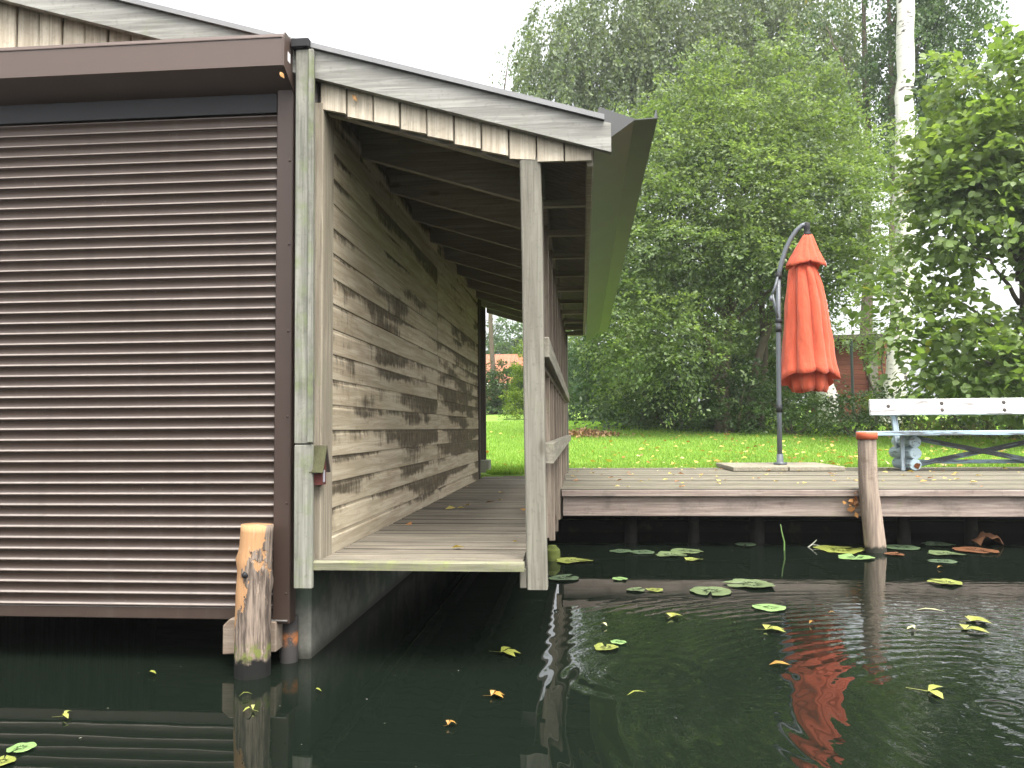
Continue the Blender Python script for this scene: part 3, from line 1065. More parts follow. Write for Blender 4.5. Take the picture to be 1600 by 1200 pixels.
for k, (x0, lb) in enumerate(((1.545, 'flat base slab under the umbrella, the one without the pole'), (2.108, 'flat base slab under the umbrella, the one carrying the pole'))):
    t = wbox('base_slab', (x0, 8.34, 0.4395), (x0 + 0.553, 9.35, 0.486), MAT['slab'], None, 0.006, (0, 0, R(0.4)))
    tag(t, lb, 'slab', 'base slabs under the umbrella')

# ------------------------------------------------------------------ bench
def paint(name, col, under, thr=0.62, axis=0):
    w = M(name, 0.6, 0.3)
    p = w.obj()
    s = [9.0, 9.0, 9.0]
    s[axis] = 1.1
    s2 = [40.0, 40.0, 40.0]
    s2[axis] = 3.0
    a = w.noise(w.mul(p, tuple(s)), 2.2, 6, 0.7)
    b = w.noise(w.mul(p, tuple(s2)), 1.2, 4, 0.65)
    mk = w.math('MULTIPLY', w.step(w.math('ADD', w.math('MULTIPLY', a, 0.6), w.math('MULTIPLY', b, 0.4)), thr - 0.08, thr), 0.9)
    c = w.mix(w.noise(p, 3, 3), tuple(x * 0.9 for x in col), col)
    w.base(w.mix(mk, c, under))
    w.bump(w.math('SUBTRACT', b, w.math('MULTIPLY', mk, 0.4)), 0.4, 0.003)
    return w.m


PW = paint('white_flaking_paint', (0.60, 0.615, 0.61), (0.18, 0.16, 0.145), 0.57)
PB = paint('pale_blue_flaking_paint', (0.30, 0.41, 0.48), (0.08, 0.08, 0.08), 0.56)
PBy = paint('pale_blue_log_paint', (0.36, 0.46, 0.50), (0.12, 0.13, 0.13), 0.60, 1)
PBz = paint('pale_blue_post_paint', (0.30, 0.37, 0.41), (0.10, 0.10, 0.10), 0.58, 2)
PD = paint('worn_blue_brace_paint', (0.20, 0.25, 0.28), (0.06, 0.06, 0.06), 0.52)
be = thing('garden_bench', (4.0, 8.4, 0.437), 'peeling white and pale blue garden bench standing on stacked log legs', 'bench')
o = wbox('backrest', (3.035, 8.655, 1.005), (5.25, 8.70, 1.175), PW, be, 0.006, (R(-8), 0, 0))
for xb, zb in ((3.12, 1.10), (3.66, 1.125), (3.66, 1.055), (4.28, 1.13), (4.28, 1.05), (4.66, 1.06)):
    bm = bmesh.new()
    tube(bm, [(0, 0.004, 0), (0, -0.004, 0)], [0.024, 0.020], 10)
    piece('knot', from_bm('knot', bm, MAT['postdark'], True), be, (xb + 0.1, 8.654 - (zb - 1.09) * -0.14 + 0.002, zb))
for k in range(3):
    y0 = 8.20 + k * 0.145
    wbox('seat_plank', (2.83 + 0.02 * k, y0, 0.797), (5.3, y0 + 0.135, 0.842), PB, be, 0.005)
for lx_ in (3.35, 4.86):
    for k, zc in enumerate((0.502, 0.616, 0.730)):
        bm = bmesh.new()
        rr = 0.058 + (0.003 if k == 1 else 0)
        rg = tube(bm, [(0, -0.25, 0), (0, -0.245, 0), (0, 0.0, 0), (0, 0.25, 0)], [rr * 0.9, rr, rr, rr], 18, True, 0.02)
        lm = from_bm('leg_log', bm, PBy, True)
        for pg in lm.polygons:
            pg.use_smooth = abs(pg.normal.y) < 0.5
        o = piece('leg_log', lm, be, (lx_ + random.uniform(-0.008, 0.008), 8.585, zc), (0, R(random.uniform(0, 90)), R(random.uniform(-2, 2))))
        if k == 0 and lx_ < 4:
            bm = bmesh.new()
            tube(bm, [(0, 0, 0), (0, 0.02, 0.004)], [0.030, 0.022], 9, True, 0.25)
            piece('rotten_patch', from_bm('rotten_patch', bm, plain('rotten_wood', (0.13, 0.05, 0.02), 0.9, 0.1, 0, 0.5, 30, 0.6)), be, (lx_ + 0.012, 8.324, 0.492))
    wbox('leg_board', (lx_ - 0.125, 8.37, 0.442), (lx_ - 0.088, 8.40, 0.795), PBz, be, 0.003)
    wbox('leg_board', (lx_ + 0.062, 8.55, 0.442), (lx_ + 0.098, 8.58, 0.795), PBz, be, 0.003, (0, R(3), 0))
    wbox('back_support', (lx_ - 0.07, 8.70, 0.60), (lx_ - 0.015, 8.745, 1.185), PBz, be, 0.003, (R(-8), R(-3), 0))
bm = bmesh.new()


def bar(a, b, w, h, name, mat, parent):
    a, b = Vector(a), Vector(b)
    d = b - a
    me = box(name, (-d.length / 2, -w / 2, -h / 2), (d.length / 2, w / 2, h / 2), mat, 0.003)
    o = piece(name, me, parent, (a + b) / 2)
    o.rotation_euler = d.to_track_quat('X', 'Z').to_euler()
    return o


bm.free()
bar((3.45, 8.56, 0.765), (4.78, 8.56, 0.49), 0.028, 0.05, 'cross_brace', PD, be)
bar((3.45, 8.60, 0.49), (4.78, 8.60, 0.765), 0.028, 0.05, 'cross_brace', PD, be)
wbox('bottom_rail', (3.45, 8.63, 0.50), (4.78, 8.67, 0.54), PB, be, 0.003)

# ------------------------------------------------------------------ mooring piles, block, stub
def pile_mesh(name, pts, rad, mat, sides=20, wob=0.025, knots=()):
    bm = bmesh.new()
    n = 30
    P, Q = [], []
    for i in range(n + 1):
        t = i / n * (len(pts) - 1)
        k = min(int(t), len(pts) - 2)
        f = t - k
        P.append(Vector(pts[k]).lerp(Vector(pts[k + 1]), f))
        Q.append(rad[k] * (1 - f) + rad[k + 1] * f)
    rings = tube(bm, P, Q, sides)
    ctr = [sum((v.co for v in r), Vector()) / sides for r in rings]
    for i, r in enumerate(rings):
        for k, v in enumerate(r):
            a = 2 * math.pi * k / sides
            s = 1 + wob * (math.sin(3 * a + i * 0.12) + 0.7 * math.sin(5 * a - i * 0.31 + 1) + 0.5 * math.sin(i * 0.9 + 2 * a))
            for (kz, ka, kh) in knots:
                da = (a - ka + math.pi) % (2 * math.pi) - math.pi
                s += kh * math.exp(-((ctr[i].z - kz) / 0.025) ** 2 - (da / 0.35) ** 2)
            v.co = ctr[i] + (v.co - ctr[i]) * s
    return from_bm(name, bm, mat, True)


peel = M('peeled_pine_bark', 0.8, 0.25)
p = peel.obj(False)
px_, py_, pz_ = peel.sep(p)
pn = peel.noise(peel.mul(p, (7, 7, 4.0)), 1.7, 6, 0.62)
fine = peel.noise(peel.mul(p, (60, 60, 5)), 1.5, 4, 0.6)
org = peel.mix(fine, (0.30, 0.155, 0.07), (0.42, 0.25, 0.125))
gry = peel.mix(peel.step(fine, 0.34, 0.66), (0.055, 0.042, 0.034), (0.235, 0.185, 0.145))
v = peel.math('ADD', pn, peel.math('MULTIPLY', peel.math('SUBTRACT', pz_, 0.26), 0.62))
v = peel.math('SUBTRACT', v, peel.math('MULTIPLY', px_, 2.4))
c = peel.mix(peel.step(v, 0.515, 0.54), gry, org)
pale = peel.step(peel.noise(peel.mul(p, (26, 26, 12)), 1.3, 3), 0.60, 0.70)
c = peel.mix(peel.math('MULTIPLY', pale, 0.6), c, (0.40, 0.31, 0.24))
vo = peel.step(peel.noise(peel.mul(p, (9, 9, 2)), 1.0, 2), 0.66, 0.72)
c = peel.mix(peel.math('MULTIPLY', vo, 0.5), c, (0.10, 0.05, 0.03))
mossy = peel.math('MULTIPLY', peel.step(pz_, 0.05, 0.08), peel.math('SUBTRACT', 1.0, peel.step(pz_, 0.105, 0.135)))
c = peel.mix(peel.math('MULTIPLY', mossy, peel.step(peel.noise(p, 25, 3), 0.4, 0.55)), c, (0.12, 0.135, 0.035))
wet = peel.math('SUBTRACT', 1.0, peel.step(peel.math('ADD', pz_, peel.math('MULTIPLY', peel.noise(p, 30, 3), 0.06)), 0.085, 0.105))
c = peel.mix(wet, c, (0.007, 0.007, 0.006))
peel.base(c)
peel.bump(peel.math('ADD', fine, peel.math('MULTIPLY', peel.step(v, 0.515, 0.54), -1.2)), 0.6, 0.006)
mp = thing('mooring_pile', (-1.214, 2.88, 0), 'round pine mooring pile with orange peeled bark in front of the roller shutter', 'mooring pile')
o = piece('trunk', pile_mesh('trunk', [(-0.004, 0, -1.1), (-0.002, 0, 0.1), (0.0, 0, 0.3), (0.012, 0, 0.548)], [0.068, 0.065, 0.063, 0.058], peel.m, 22, 0.014, ((0.42, 3.5, 0.2), (0.41, 4.4, 0.12), (0.34, 0.3, 0.12))), mp, (-1.214, 2.88, 0))
bm = bmesh.new()
tube(bm, [(0, 0, 0), (0, -0.012, 0)], [0.013, 0.009], 9, True, 0.15)
piece('knot', from_bm('knot', bm, MAT['dark'], True), mp, (-1.222, 2.823, 0.373))
bm = bmesh.new()
prism(bm, [(-0.121, -0.068), (0.088, -0.055), (0.088, 0.058), (-0.092, 0.068), (-0.121, 0.040)], 1, -0.035, 0.035)
es = list(bm.edges)
bmesh.ops.bevel(bm, geom=es, offset=0.004, segments=1, affect='EDGES')
tag(piece('timber_block', from_bm('timber_block', bm, MAT['block']), None, (-1.243, 2.985, 0.118)), 'short chamfered timber block fixed behind the peeled mooring pile', 'timber block')

lp = M('leaning_pile_wood', 0.8, 0.2)
p = lp.obj(False)
z_ = lp.sep(p)[2]
g = lp.noise(lp.mul(p, (22, 22, 1.6)), 1.6, 6, 0.62, 0.4)
c = lp.mix(lp.step(g, 0.34, 0.68), (0.17, 0.13, 0.105), (0.33, 0.265, 0.205))
ringn = lp.math('ADD', lp.math('MULTIPLY', z_, 42.0), lp.math('MULTIPLY', lp.noise(lp.mul(p, (8, 8, 3)), 1.5, 3), 4.0))
rings_ = lp.math('MULTIPLY', lp.step(lp.math('FRACT', ringn), 0.86, 0.97), lp.step(z_, 0.42, 0.6))
c = lp.mix(lp.math('MULTIPLY', rings_, 0.6), c, (0.11, 0.09, 0.075))
c = lp.mix(lp.math('MULTIPLY', lp.step(lp.noise(p, 9, 4), 0.58, 0.7), 0.5), c, (0.12, 0.09, 0.06))
c = lp.mix(lp.math('SUBTRACT', 1.0, lp.step(lp.math('ADD', z_, lp.math('MULTIPLY', lp.noise(p, 30, 3), 0.05)), 0.055, 0.08)), c, (0.03, 0.03, 0.022))
lp.base(c)
lp.bump(lp.math('SUBTRACT', g, rings_), 0.5, 0.006)
m2 = thing('mooring_pile', (2.085, 5.93, 0), 'leaning weathered mooring pile with an orange red cap beside the deck edge', 'mooring pile')
piece('trunk', pile_mesh('trunk', [(0.06, 0, -1.1), (0.0, 0, 0.02), (-0.035, 0.0, 0.45), (-0.036, 0, 0.81)], [0.075, 0.073, 0.066, 0.062], lp.m, 20, 0.010, ((0.17, 4.0, 0.08),)), m2, (2.085, 5.93, 0))
capm = plain('pile_cap_terracotta', (0.46, 0.10, 0.045), 0.55, 0.35, 0, 0.12, 8)
bm = bmesh.new()
tube(bm, [(0, 0, -0.022), (0, 0, -0.020), (0, 0, 0.022), (0, 0, 0.030), (0, 0, 0.032)], [0.064, 0.072, 0.073, 0.068, 0.05], 24)
piece('cap', from_bm('cap', bm, capm, True), m2, (2.050, 5.93, 0.822))
nc = 26
Pc = np.stack([1.985 + RNG.normal(0, 0.035, nc), 5.985 + RNG.normal(0, 0.012, nc), 0.335 + RNG.normal(0, 0.03, nc)], 1)
ORG = leafmat('withered_leaf', [(0.0, (0.45, 0.12, 0.03)), (0.5, (0.38, 0.20, 0.06)), (1.0, (0.20, 0.08, 0.03))], 0.25, 0.6, 0.25, (1.2, 0.9, 0.5))
tag(piece('withered_leaves', leaf_mesh('withered_leaves', Pc, RNG.normal(0, 1, (nc, 3)), RNG.normal(0, 1, (nc, 3)), 0.03 + 0.03 * RNG.random(nc), np.full((nc, 1), 0.7), RNG.random(nc), ORG, 0.15)), 'clump of withered orange leaves hanging on the deck edge by the leaning pile', 'withered leaves')

mossm = plain('mossy_stub', (0.075, 0.09, 0.025), 0.95, 0.1, 0, 0.6, 16, 0.8)
tag(piece('pile_stub', pile_mesh('pile_stub', [(0, 0, -1.0), (0, 0, 0.0), (0, 0, 0.07), (0, 0, 0.10)], [0.052, 0.053, 0.05, 0.026], mossm, 16, 0.03), None, (-0.205, 5.47, 0)), 'mossy pile stub just above the water behind the porch post', 'pile stub')

# ------------------------------------------------------------------ birdhouse
bi = thing('birdhouse', (-0.998, 2.968, 0.68), 'tiny red birdhouse with mossy pitched roof on the corner board', 'birdhouse')
REDW = plain('old_red_paint', (0.085, 0.026, 0.022), 0.75, 0.2, 0, 0.4, 18)
MOSSR = plain('mossy_roof_board', (0.06, 0.06, 0.032), 0.9, 0.1, 0, 0.5, 25, 0.6)
bm = bmesh.new()
prism(bm, [(-0.026, -0.045), (0.022, -0.045), (0.022, 0.03), (-0.002, 0.085), (-0.026, 0.03)], 0, -0.019, 0.019)
piece('body', from_bm('body', bm, REDW), bi, (-0.997, 2.968, 0.735))
for sgn, mt in ((-1, MOSSR), (1, MAT['postdark'])):
    me = box('roof_board', (-0.027, -0.004, -0.056), (0.027, 0.004, 0.056), mt, 0.001)
    piece('roof_board', me, bi, (-0.994, 2.966 + sgn * 0.0215, 0.787), (R(24 * sgn), 0, 0))
wbox('front_plate', (-0.9778, 2.952, 0.70), (-0.976, 2.972, 0.745), plain('grey_plate', (0.33, 0.32, 0.36), 0.6), bi, 0)

# ------------------------------------------------------------------ lily pads and floating leaves
padm = M('lily_pad', 0.35, 0.5)
p = padm.obj(False)
rr_ = padm.vmath('LENGTH', padm.mul(p, (1, 1, 0)))
at = padm.sep(p)
angn = padm.math('ARCTAN2', at[1], at[0])
vein = padm.math('ABSOLUTE', padm.math('SINE', padm.math('MULTIPLY', angn, 9.0)))
n1 = padm.noise(padm.obj(), 9, 5, 0.65)
hue = padm.n('ObjectInfo').outputs['Color']
c = padm.mix(n1, padm.mix(1.0, hue, (0.6, 0.6, 0.6), 'MULTIPLY'), hue)
c = padm.mix(padm.math('MULTIPLY', padm.math('SUBTRACT', 1.0, padm.step(vein, 0.0, 0.12)), 0.35), c, padm.mix(1.0, c, (1.5, 1.4, 1.3), 'MULTIPLY'))
c = padm.mix(padm.math('MULTIPLY', padm.step(padm.noise(padm.obj(), 26, 3), 0.63, 0.72), 0.6), c, (0.12, 0.10, 0.03))
padm.base(c)
padm.bump(padm.math('ADD', n1, vein), 0.3, 0.004)


def pad_mesh(seed, notch=0.28, ragged=0.05, curl=0.0):
    r = random.Random(seed)
    N = 36
    ph = [r.uniform(0, 6.28) for _ in range(4)]
    vs, fs = [(0, 0, 0.006)], []
    rows = [0.35, 0.7, 0.93, 1.0]
    for t in rows:
        for i in range(N + 1):
            a = notch / 2 + (2 * math.pi - notch) * i / N
            rad = t * (1 + ragged * (math.sin(3 * a + ph[0]) + 0.6 * math.sin(7 * a + ph[1]) + 0.5 * math.sin(13 * a + ph[2])))
            z = 0.006 + (0.012 * curl * t ** 3 * (1 + math.sin(2 * a + ph[3]))) + 0.002 * math.sin(5 * a + ph[0]) * t
            vs.append((rad * math.cos(a), rad * math.sin(a), z if t < 0.95 else z - 0.002))
    for i in range(N):
        fs.append((0, 1 + i, 2 + i))
    for k in range(len(rows) - 1):
        for i in range(N):
            a = 1 + k * (N + 1) + i
            fs.append((a, a + 1, a + N + 2, a + N + 1))
    return raw_mesh('lily_pad', vs, fs, padm.m, True)


PADS = [pad_mesh(s, n_, g_, c_) for s, n_, g_, c_ in ((1, 0.22, 0.035, 0.15), (2, 0.4, 0.05, 0.3), (3, 0.3, 0.09, 0.5), (4, 0.18, 0.03, 0.1))]
GRN, GR2, YEL, BRT, BRN = (0.075, 0.115, 0.06, 1), (0.125, 0.17, 0.075, 1), (0.22, 0.25, 0.055, 1), (0.20, 0.33, 0.11, 1), (0.17, 0.075, 0.035, 1)
pads = [
    (-0.062, 5.40, .244, YEL, 2, 'ragged yellow green lily pad beside the mossy pile stub'),
    (-0.113, 4.785, .20, GRN, 1, 'dark green lily pad partly hidden by the lower end of the porch post'),
    (0.271, 5.853, .165, GRN, 0, 'dark lily pad touching its right neighbour in the shade near the deck'),
    (0.425, 5.80, .18, GRN, 3, 'lily pad in the shade by the deck with a white petal at its left rim'),
    (0.745, 5.86, .24, GR2, 0, 'far pad of the three-pad cluster left of the green reed stem'),
    (0.615, 5.68, .22, GR2, 2, 'wide near pad of the three-pad cluster left of the green reed stem'),
    (0.745, 5.50, .12, YEL, 2, 'smallest ragged pad of the three-pad cluster left of the reed stem'),
    (0.219, 4.782, .094, BRT, 3, 'tiny single green lily pad on the reflection of the deck fascia'),
    (0.290, 4.472, .105, GR2, 1, 'left half of the small butterfly-like pad pair'),
    (0.393, 4.476, .098, YEL, 1, 'right half of the small butterfly-like pad pair'),
    (0.694, 4.455, .245, GR2, 0, 'large oval pad in front of the biggest lily pad'),
    (0.945, 4.66, .275, GR2, 2, 'biggest lily pad, wrinkled green, at the end of the deck reflection'),
    (0.916, 4.071, .16, BRT, 3, 'bright lime lily pad floating alone above the umbrella reflection'),
    (1.232, 6.205, .17, GRN, 0, 'dark lily pad in the deck shade left of the reed stem'),
    (1.86, 5.98, .34, YEL, 2, 'widest mottled lily pad touching the leaning pile'),
    (1.85, 5.64, .24, BRT, 1, 'bright edged lily pad in front of the widest mottled pad at the leaning pile'),
    (2.33, 6.10, .25, GRN, 0, 'dark green lily pad just right of the leaning pile foot'),
    (2.66, 6.26, .22, GRN, 2, 'dark pad in the deck shade behind the right pad cluster'),
    (2.51, 5.81, .23, GR2, 2, 'upper pad of the right pad cluster'),
    (2.357, 5.506, .186, GRN, 3, 'lower pad of the right pad cluster'),
    (2.80, 5.99, .30, BRN, 0, 'flat brown dead lily pad under the curled brown leaf'),
    (2.05, 4.759, .18, YEL, 2, 'thin yellow green pad on the deck reflection right of the pile reflection'),
    (2.16, 5.788, .13, BRN, 1, 'sunken reddish brown pad right of the leaning pile foot'),
    (0.09, 3.31, .10, YEL, 1, 'yellow green torn pad by the ring ripples, its larger lobe'),
    (0.145, 3.39, .07, BRT, 3, 'brighter small lobe pad behind the torn yellow green pad by the ring ripples'),
    (-1.59, 2.17, .075, BRT, 0, 'green pad at the lower left under the roller shutter, the farther of two'),
    (-1.575, 2.08, .07, YEL, 3, 'yellowish pad at the lower left under the roller shutter, the nearer of two'),
]
for x, y, w, col, kind, lb in pads:
    r = w / 2
    o = piece('lily_pad', PADS[kind], None, (x, y, 0.002 + random.uniform(0, 0.003)), (R(random.uniform(-1, 1)), 0, random.uniform(0, 6.28)), (r, r * random.uniform(0.85, 1.0), 0.6 + r))
    o.color = col
    tag(o, lb, 'lily pad', 'lily pads on the pond')


def lobed_leaf(seed, lobes=3, stem=True, slim=0.4):
    r = random.Random(seed)
    vs, fs = [], []
    for k in range(lobes):
        a = (k - (lobes - 1) / 2) * (1.9 / max(1, lobes - 1)) if lobes > 1 else 0
        a += r.uniform(-0.2, 0.2)
        ln = 1.0 - 0.25 * abs(a) + r.uniform(-0.15, 0.1)
        c, s = math.cos(a), math.sin(a)
        b = len(vs)
        for t, wd, z in ((0, 0, 0.004), (0.35, slim * 0.4, 0.016), (0.65, slim * 0.42, 0.014), (1.0, 0, 0.005)):
            for q in ((-1, 1) if wd else (0,)):
                vs.append((c * t * ln - s * q * wd, s * t * ln + c * q * wd, z / 0.1))
        fs += [(b, b + 1, b + 2), (b + 1, b + 3, b + 4, b + 2), (b + 3, b + 5, b + 4)]
    if stem:
        b = len(vs)
        vs += [(0, -0.02, 0.05), (0, 0.02, 0.05), (-0.5, 0.16, 0.04), (-0.5, 0.13, 0.04)]
        fs.append((b, b + 1, b + 2, b + 3))
    return raw_mesh('floating_leaf', vs, fs, padm.m)


LV = [lobed_leaf(1, 5), lobed_leaf(2, 3), lobed_leaf(3, 1, False, 0.5), lobed_leaf(4, 2, True, 0.3), lobed_leaf(5, 1, False, 0.16)]
YL, OR, PALE = (0.27, 0.29, 0.055, 1), (0.38, 0.20, 0.04, 1), (0.50, 0.48, 0.25, 1)
for x, y, w, col, kind, rz, lb in [
    (0.413, 3.84, .075, YL, 0, 1.3, 'star shaped yellow green leaf floating left of the lime lily pad'),
    (0.80, 3.63, .10, YL, 1, 0.2, 'forked yellow leaf floating below the lime lily pad'),
    (0.107, 3.65, .045, PALE, 2, 2.5, 'small pale withered leaf with a thin stalk above the torn pad'),
    (0.69, 3.10, .085, OR, 2, 0.1, 'pointed orange yellow leaf floating left above the umbrella reflection'),
    (0.14, 2.72, .075, YL, 4, 0.4, 'narrow green blade floating below the ring ripples'),
    (1.60, 4.05, .13, PALE, 4, -0.3, 'long pale straw coloured leaf right of the pile reflection'),
    (1.76, 3.84, .11, YL, 0, 0.5, 'upper of two large yellow lobed leaves on the bright rippled water'),
    (1.66, 3.68, .11, YL, 1, 0.1, 'lower of two large yellow lobed leaves on the bright rippled water'),
    (1.45, 3.68, .065, PALE, 3, 2.6, 'small pale yellow torn leaf left of the two large yellow leaves'),
    (1.016, 3.745, .04, OR, 2, 0.7, 'small orange leaf floating right of the forked yellow leaf'),
    (1.162, 3.951, .037, OR, 2, 0.0, 'tiny round orange leaf left of the pile reflection'),
    (2.21, 5.238, .05, OR, 2, 0.3, 'tiny orange leaf below the right pad cluster'),
    (1.15, 2.83, .13, YL, 3, -0.3, 'long drooping yellow green leaf with stalk at the lower right'),
    (-1.60, 2.844, .038, YL, 2, 0.1, 'single small yellow leaf on the black water under the roller shutter'),
    (-1.63, 2.41, .06, YL, 3, 0.5, 'two-lobed green leaf on the reflection of the shutter slats'),
    (-1.155, 2.625, .045, YL, 4, 0.5, 'thin pale green leaf on the mooring pile reflection, the farther one'),
    (-1.055, 2.506, .05, YL, 3, 3.0, 'curled yellow leaf on the mooring pile reflection, the nearer one'),
    (-0.33, 3.205, .10, YL, 1, 0.0, 'ragged yellow leaf floating below the walkway edge'),
    (-0.92, 2.692, .03, YL, 2, 0.1, 'tiny bright yellow leaf floating in front of the corner board'),
    (-0.31, 2.69, .055, OR, 1, 0.3, 'small brown orange leaf below the ragged yellow leaf'),
    (-0.41, 2.42, .03, OR, 1, 0.9, 'dull brown leaf near the walkway reflection'),
]:
    o = piece('floating_leaf', LV[kind], None, (x, y, 0.003), (0, 0, rz), (w, w, 0.1))
    o.color = col
    tag(o, lb, 'leaf', 'leaves floating on the pond')
nf = 62
fx = np.concatenate([RNG.random(18) * 1.6 - 1.9, RNG.random(44) * 3.0 - 0.2])
fy = np.concatenate([2.0 + RNG.random(18) * 1.2, 2.3 + RNG.random(44) * 3.9])
an = RNG.random(nf) * 6.283
SPK = leafmat('pond_speck', [(0.0, (0.15, 0.15, 0.13)), (1.0, (0.32, 0.31, 0.25))], 0)
tag(piece('floating_specks', leaf_mesh('floating_specks', np.stack([fx, fy, np.full(nf, 0.003)], 1), np.stack([np.cos(an), np.sin(an), np.zeros(nf)], 1), np.tile([0, 0, 1.0], (nf, 1)), 0.004 + 0.007 * RNG.random(nf), np.full((nf, 1), 0.5), RNG.random(nf), SPK, 0.05)), kind='stuff')

for x, y, z, lb in ((-1.128, 2.868, 2.262, 'orange leaf caught under the shutter box near its end plate'), (-0.875, 2.972, 2.205, 'orange leaf stuck to the vertical boards over the walkway')):
    o = piece('stuck_leaf', LV[2], None, (x, y, z), (R(90), R(50), 0), (0.034, 0.034, 0.03))
    o.color = (0.5, 0.25, 0.06, 1)
    tag(o, lb, 'leaf')
# curled brown leaf, reed stem, twig
bm = bmesh.new()
vsx, fsx = [], []
for i in range(9):
    for j in range(7):
        a = (i / 8 - 0.5) * 2
        b = (j / 6 - 0.5) * 2
        vsx.append((a * 0.11 * (1 - 0.3 * b * b), b * 0.06, 0.02 + 0.055 * (1 - a * a) + 0.018 * math.sin(5 * a + 2 * b) + 0.012 * math.sin(9 * b)))
for i in range(8):
    for j in range(6):
        fsx.append((i * 7 + j, i * 7 + j + 1, (i + 1) * 7 + j + 1, (i + 1) * 7 + j))
bm.free()
tag(piece('dead_leaf', raw_mesh('dead_leaf', vsx, fsx, plain('dead_leaf_brown', (0.25, 0.12, 0.06), 0.6, 0.3, 0, 0.35, 25, 0.5), True), None, (3.02, 6.28, 0.0)), 'large curled brown dead leaf standing up on the water beside the brown pad', 'dead leaf')
GS = plain('reed_green', (0.10, 0.18, 0.05), 0.6, 0.3)
bm = bmesh.new()
tube(bm, [(0, 0, -0.2), (0.002, 0, 0.0), (0.004, 0, 0.06), (-0.012, 0, 0.13), (-0.02, 0, 0.19)], [0.007, 0.007, 0.006, 0.005, 0.002], 6)
tag(piece('reed_stem', from_bm('reed_stem', bm, GS, True), None, (1.455, 5.962, 0)), 'single green reed stem rising from the water in front of the deck', 'reed')
bm = bmesh.new()
tube(bm, [(-0.04, 0, -0.01), (0.0, 0, 0.02), (0.035, 0, 0.055)], [0.005, 0.005, 0.003], 5)
tube(bm, [(0.0, 0, 0.02), (0.06, 0, 0.012)], [0.003, 0.002], 5)
tag(piece('twig', from_bm('twig', bm, plain('pale_twig', (0.4, 0.4, 0.33), 0.8, 0.2)), None, (1.70, 6.127, 0)), 'small pale forked twig sticking out of the water left of the widest pad', 'twig')

# ------------------------------------------------------------------ vegetation builders
def sprays(blobs, per, leaf, length, flat=0.5, out=0.8, droop=-0.15, shell=0.55, npl=30):
    """leaves set along small flattened twigs that fill blobs (cx, cy, cz, rx, ry, rz, share)"""
    Ps, Ds, Ns, Ts = [], [], [], []
    for (cx, cy, cz, rx, ry, rz, sh) in blobs:
        k = max(3, int(per * sh * (rx * ry + rx * rz + ry * rz) / 3))
        d = nrm(RNG.normal(0, 1, (k, 3)))
        rho = shell + (1.04 - shell) * RNG.random(k) ** 0.7
        base = np.array([cx, cy, cz]) + d * rho[:, None] * np.array([rx, ry, rz])
        ax = d * out + RNG.normal(0, 0.5, (k, 3))
        ax[:, 2] = ax[:, 2] * 0.6 + droop
        ax = nrm(ax)
        up = np.array([0, 0, 1.0]) + RNG.normal(0, 0.35, (k, 3))
        side = nrm(np.cross(ax, up))
        upn = np.cross(side, ax)
        L = length * (0.6 + 0.8 * RNG.random(k))
        bt = RNG.random(k)
        t = RNG.random((k, npl))
        sgn = np.where(RNG.random((k, npl)) < 0.5, -1.0, 1.0)
        wdt = L[:, None] * flat * (1 - 0.7 * t) * RNG.random((k, npl))
        sag = -0.25 * (t ** 2) * L[:, None]
        P = base[:, None] + ax[:, None] * (t * L[:, None])[..., None] + side[:, None] * (sgn * wdt)[..., None]
        P[..., 2] += sag
        P += RNG.normal(0, leaf * 0.35, P.shape)
        D = ax[:, None] * 0.5 + side[:, None] * (sgn * 0.8)[..., None] + RNG.normal(0, 0.35, P.shape)
        D[..., 2] -= 0.25
        Nn = upn[:, None] + RNG.normal(0, 0.45, P.shape)
        T = np.clip(bt[:, None] * 0.55 + RNG.random((k, npl)) * 0.45, 0, 1)
        Ps.append(P.reshape(-1, 3)); Ds.append(D.reshape(-1, 3)); Ns.append(Nn.reshape(-1, 3)); Ts.append(T.ravel())
    return np.concatenate(Ps), np.concatenate(Ds), np.concatenate(Ns), np.concatenate(Ts)


def strands(blobs, per, leaf, length, npl=26):
    """weeping twigs hung from blobs, leaves hanging along them"""
    Ps, Ds, Ns, Ts = [], [], [], []
    for (cx, cy, cz, rx, ry, rz, sh) in blobs:
        k = max(3, int(per * sh * (rx * ry + rx * rz + ry * rz) / 3))
        d = nrm(RNG.normal(0, 1, (k, 3)))
        rho = 0.35 + 0.7 * RNG.random(k) ** 0.6
        base = np.array([cx, cy, cz]) + d * rho[:, None] * np.array([rx, ry, rz])
        L = length * (0.4 + 0.9 * RNG.random(k))
        ax = np.stack([RNG.normal(0, 0.16, k) + 0.25 * d[:, 0], RNG.normal(0, 0.16, k) + 0.25 * d[:, 1], -np.ones(k)], 1)
        bt = RNG.random(k)
        t = RNG.random((k, npl))
        P = base[:, None] + ax[:, None] * (t * L[:, None])[..., None]
        P[..., 0] += 0.3 * d[:, 0][:, None] * np.sqrt(t) + RNG.normal(0, leaf * 0.7, t.shape)
        P[..., 1] += 0.3 * d[:, 1][:, None] * np.sqrt(t) + RNG.normal(0, leaf * 0.7, t.shape)
        D = np.stack([RNG.normal(0, 0.6, t.shape), RNG.normal(0, 0.6, t.shape), -0.8 + RNG.normal(0, 0.3, t.shape)], -1)
        Nn = RNG.normal(0, 1, P.shape)
        T = np.clip(bt[:, None] * 0.5 + RNG.random((k, npl)) * 0.5, 0, 1)
        Ps.append(P.reshape(-1, 3)); Ds.append(D.reshape(-1, 3)); Ns.append(Nn.reshape(-1, 3)); Ts.append(T.ravel())
    return np.concatenate(Ps), np.concatenate(Ds), np.concatenate(Ns), np.concatenate(Ts)


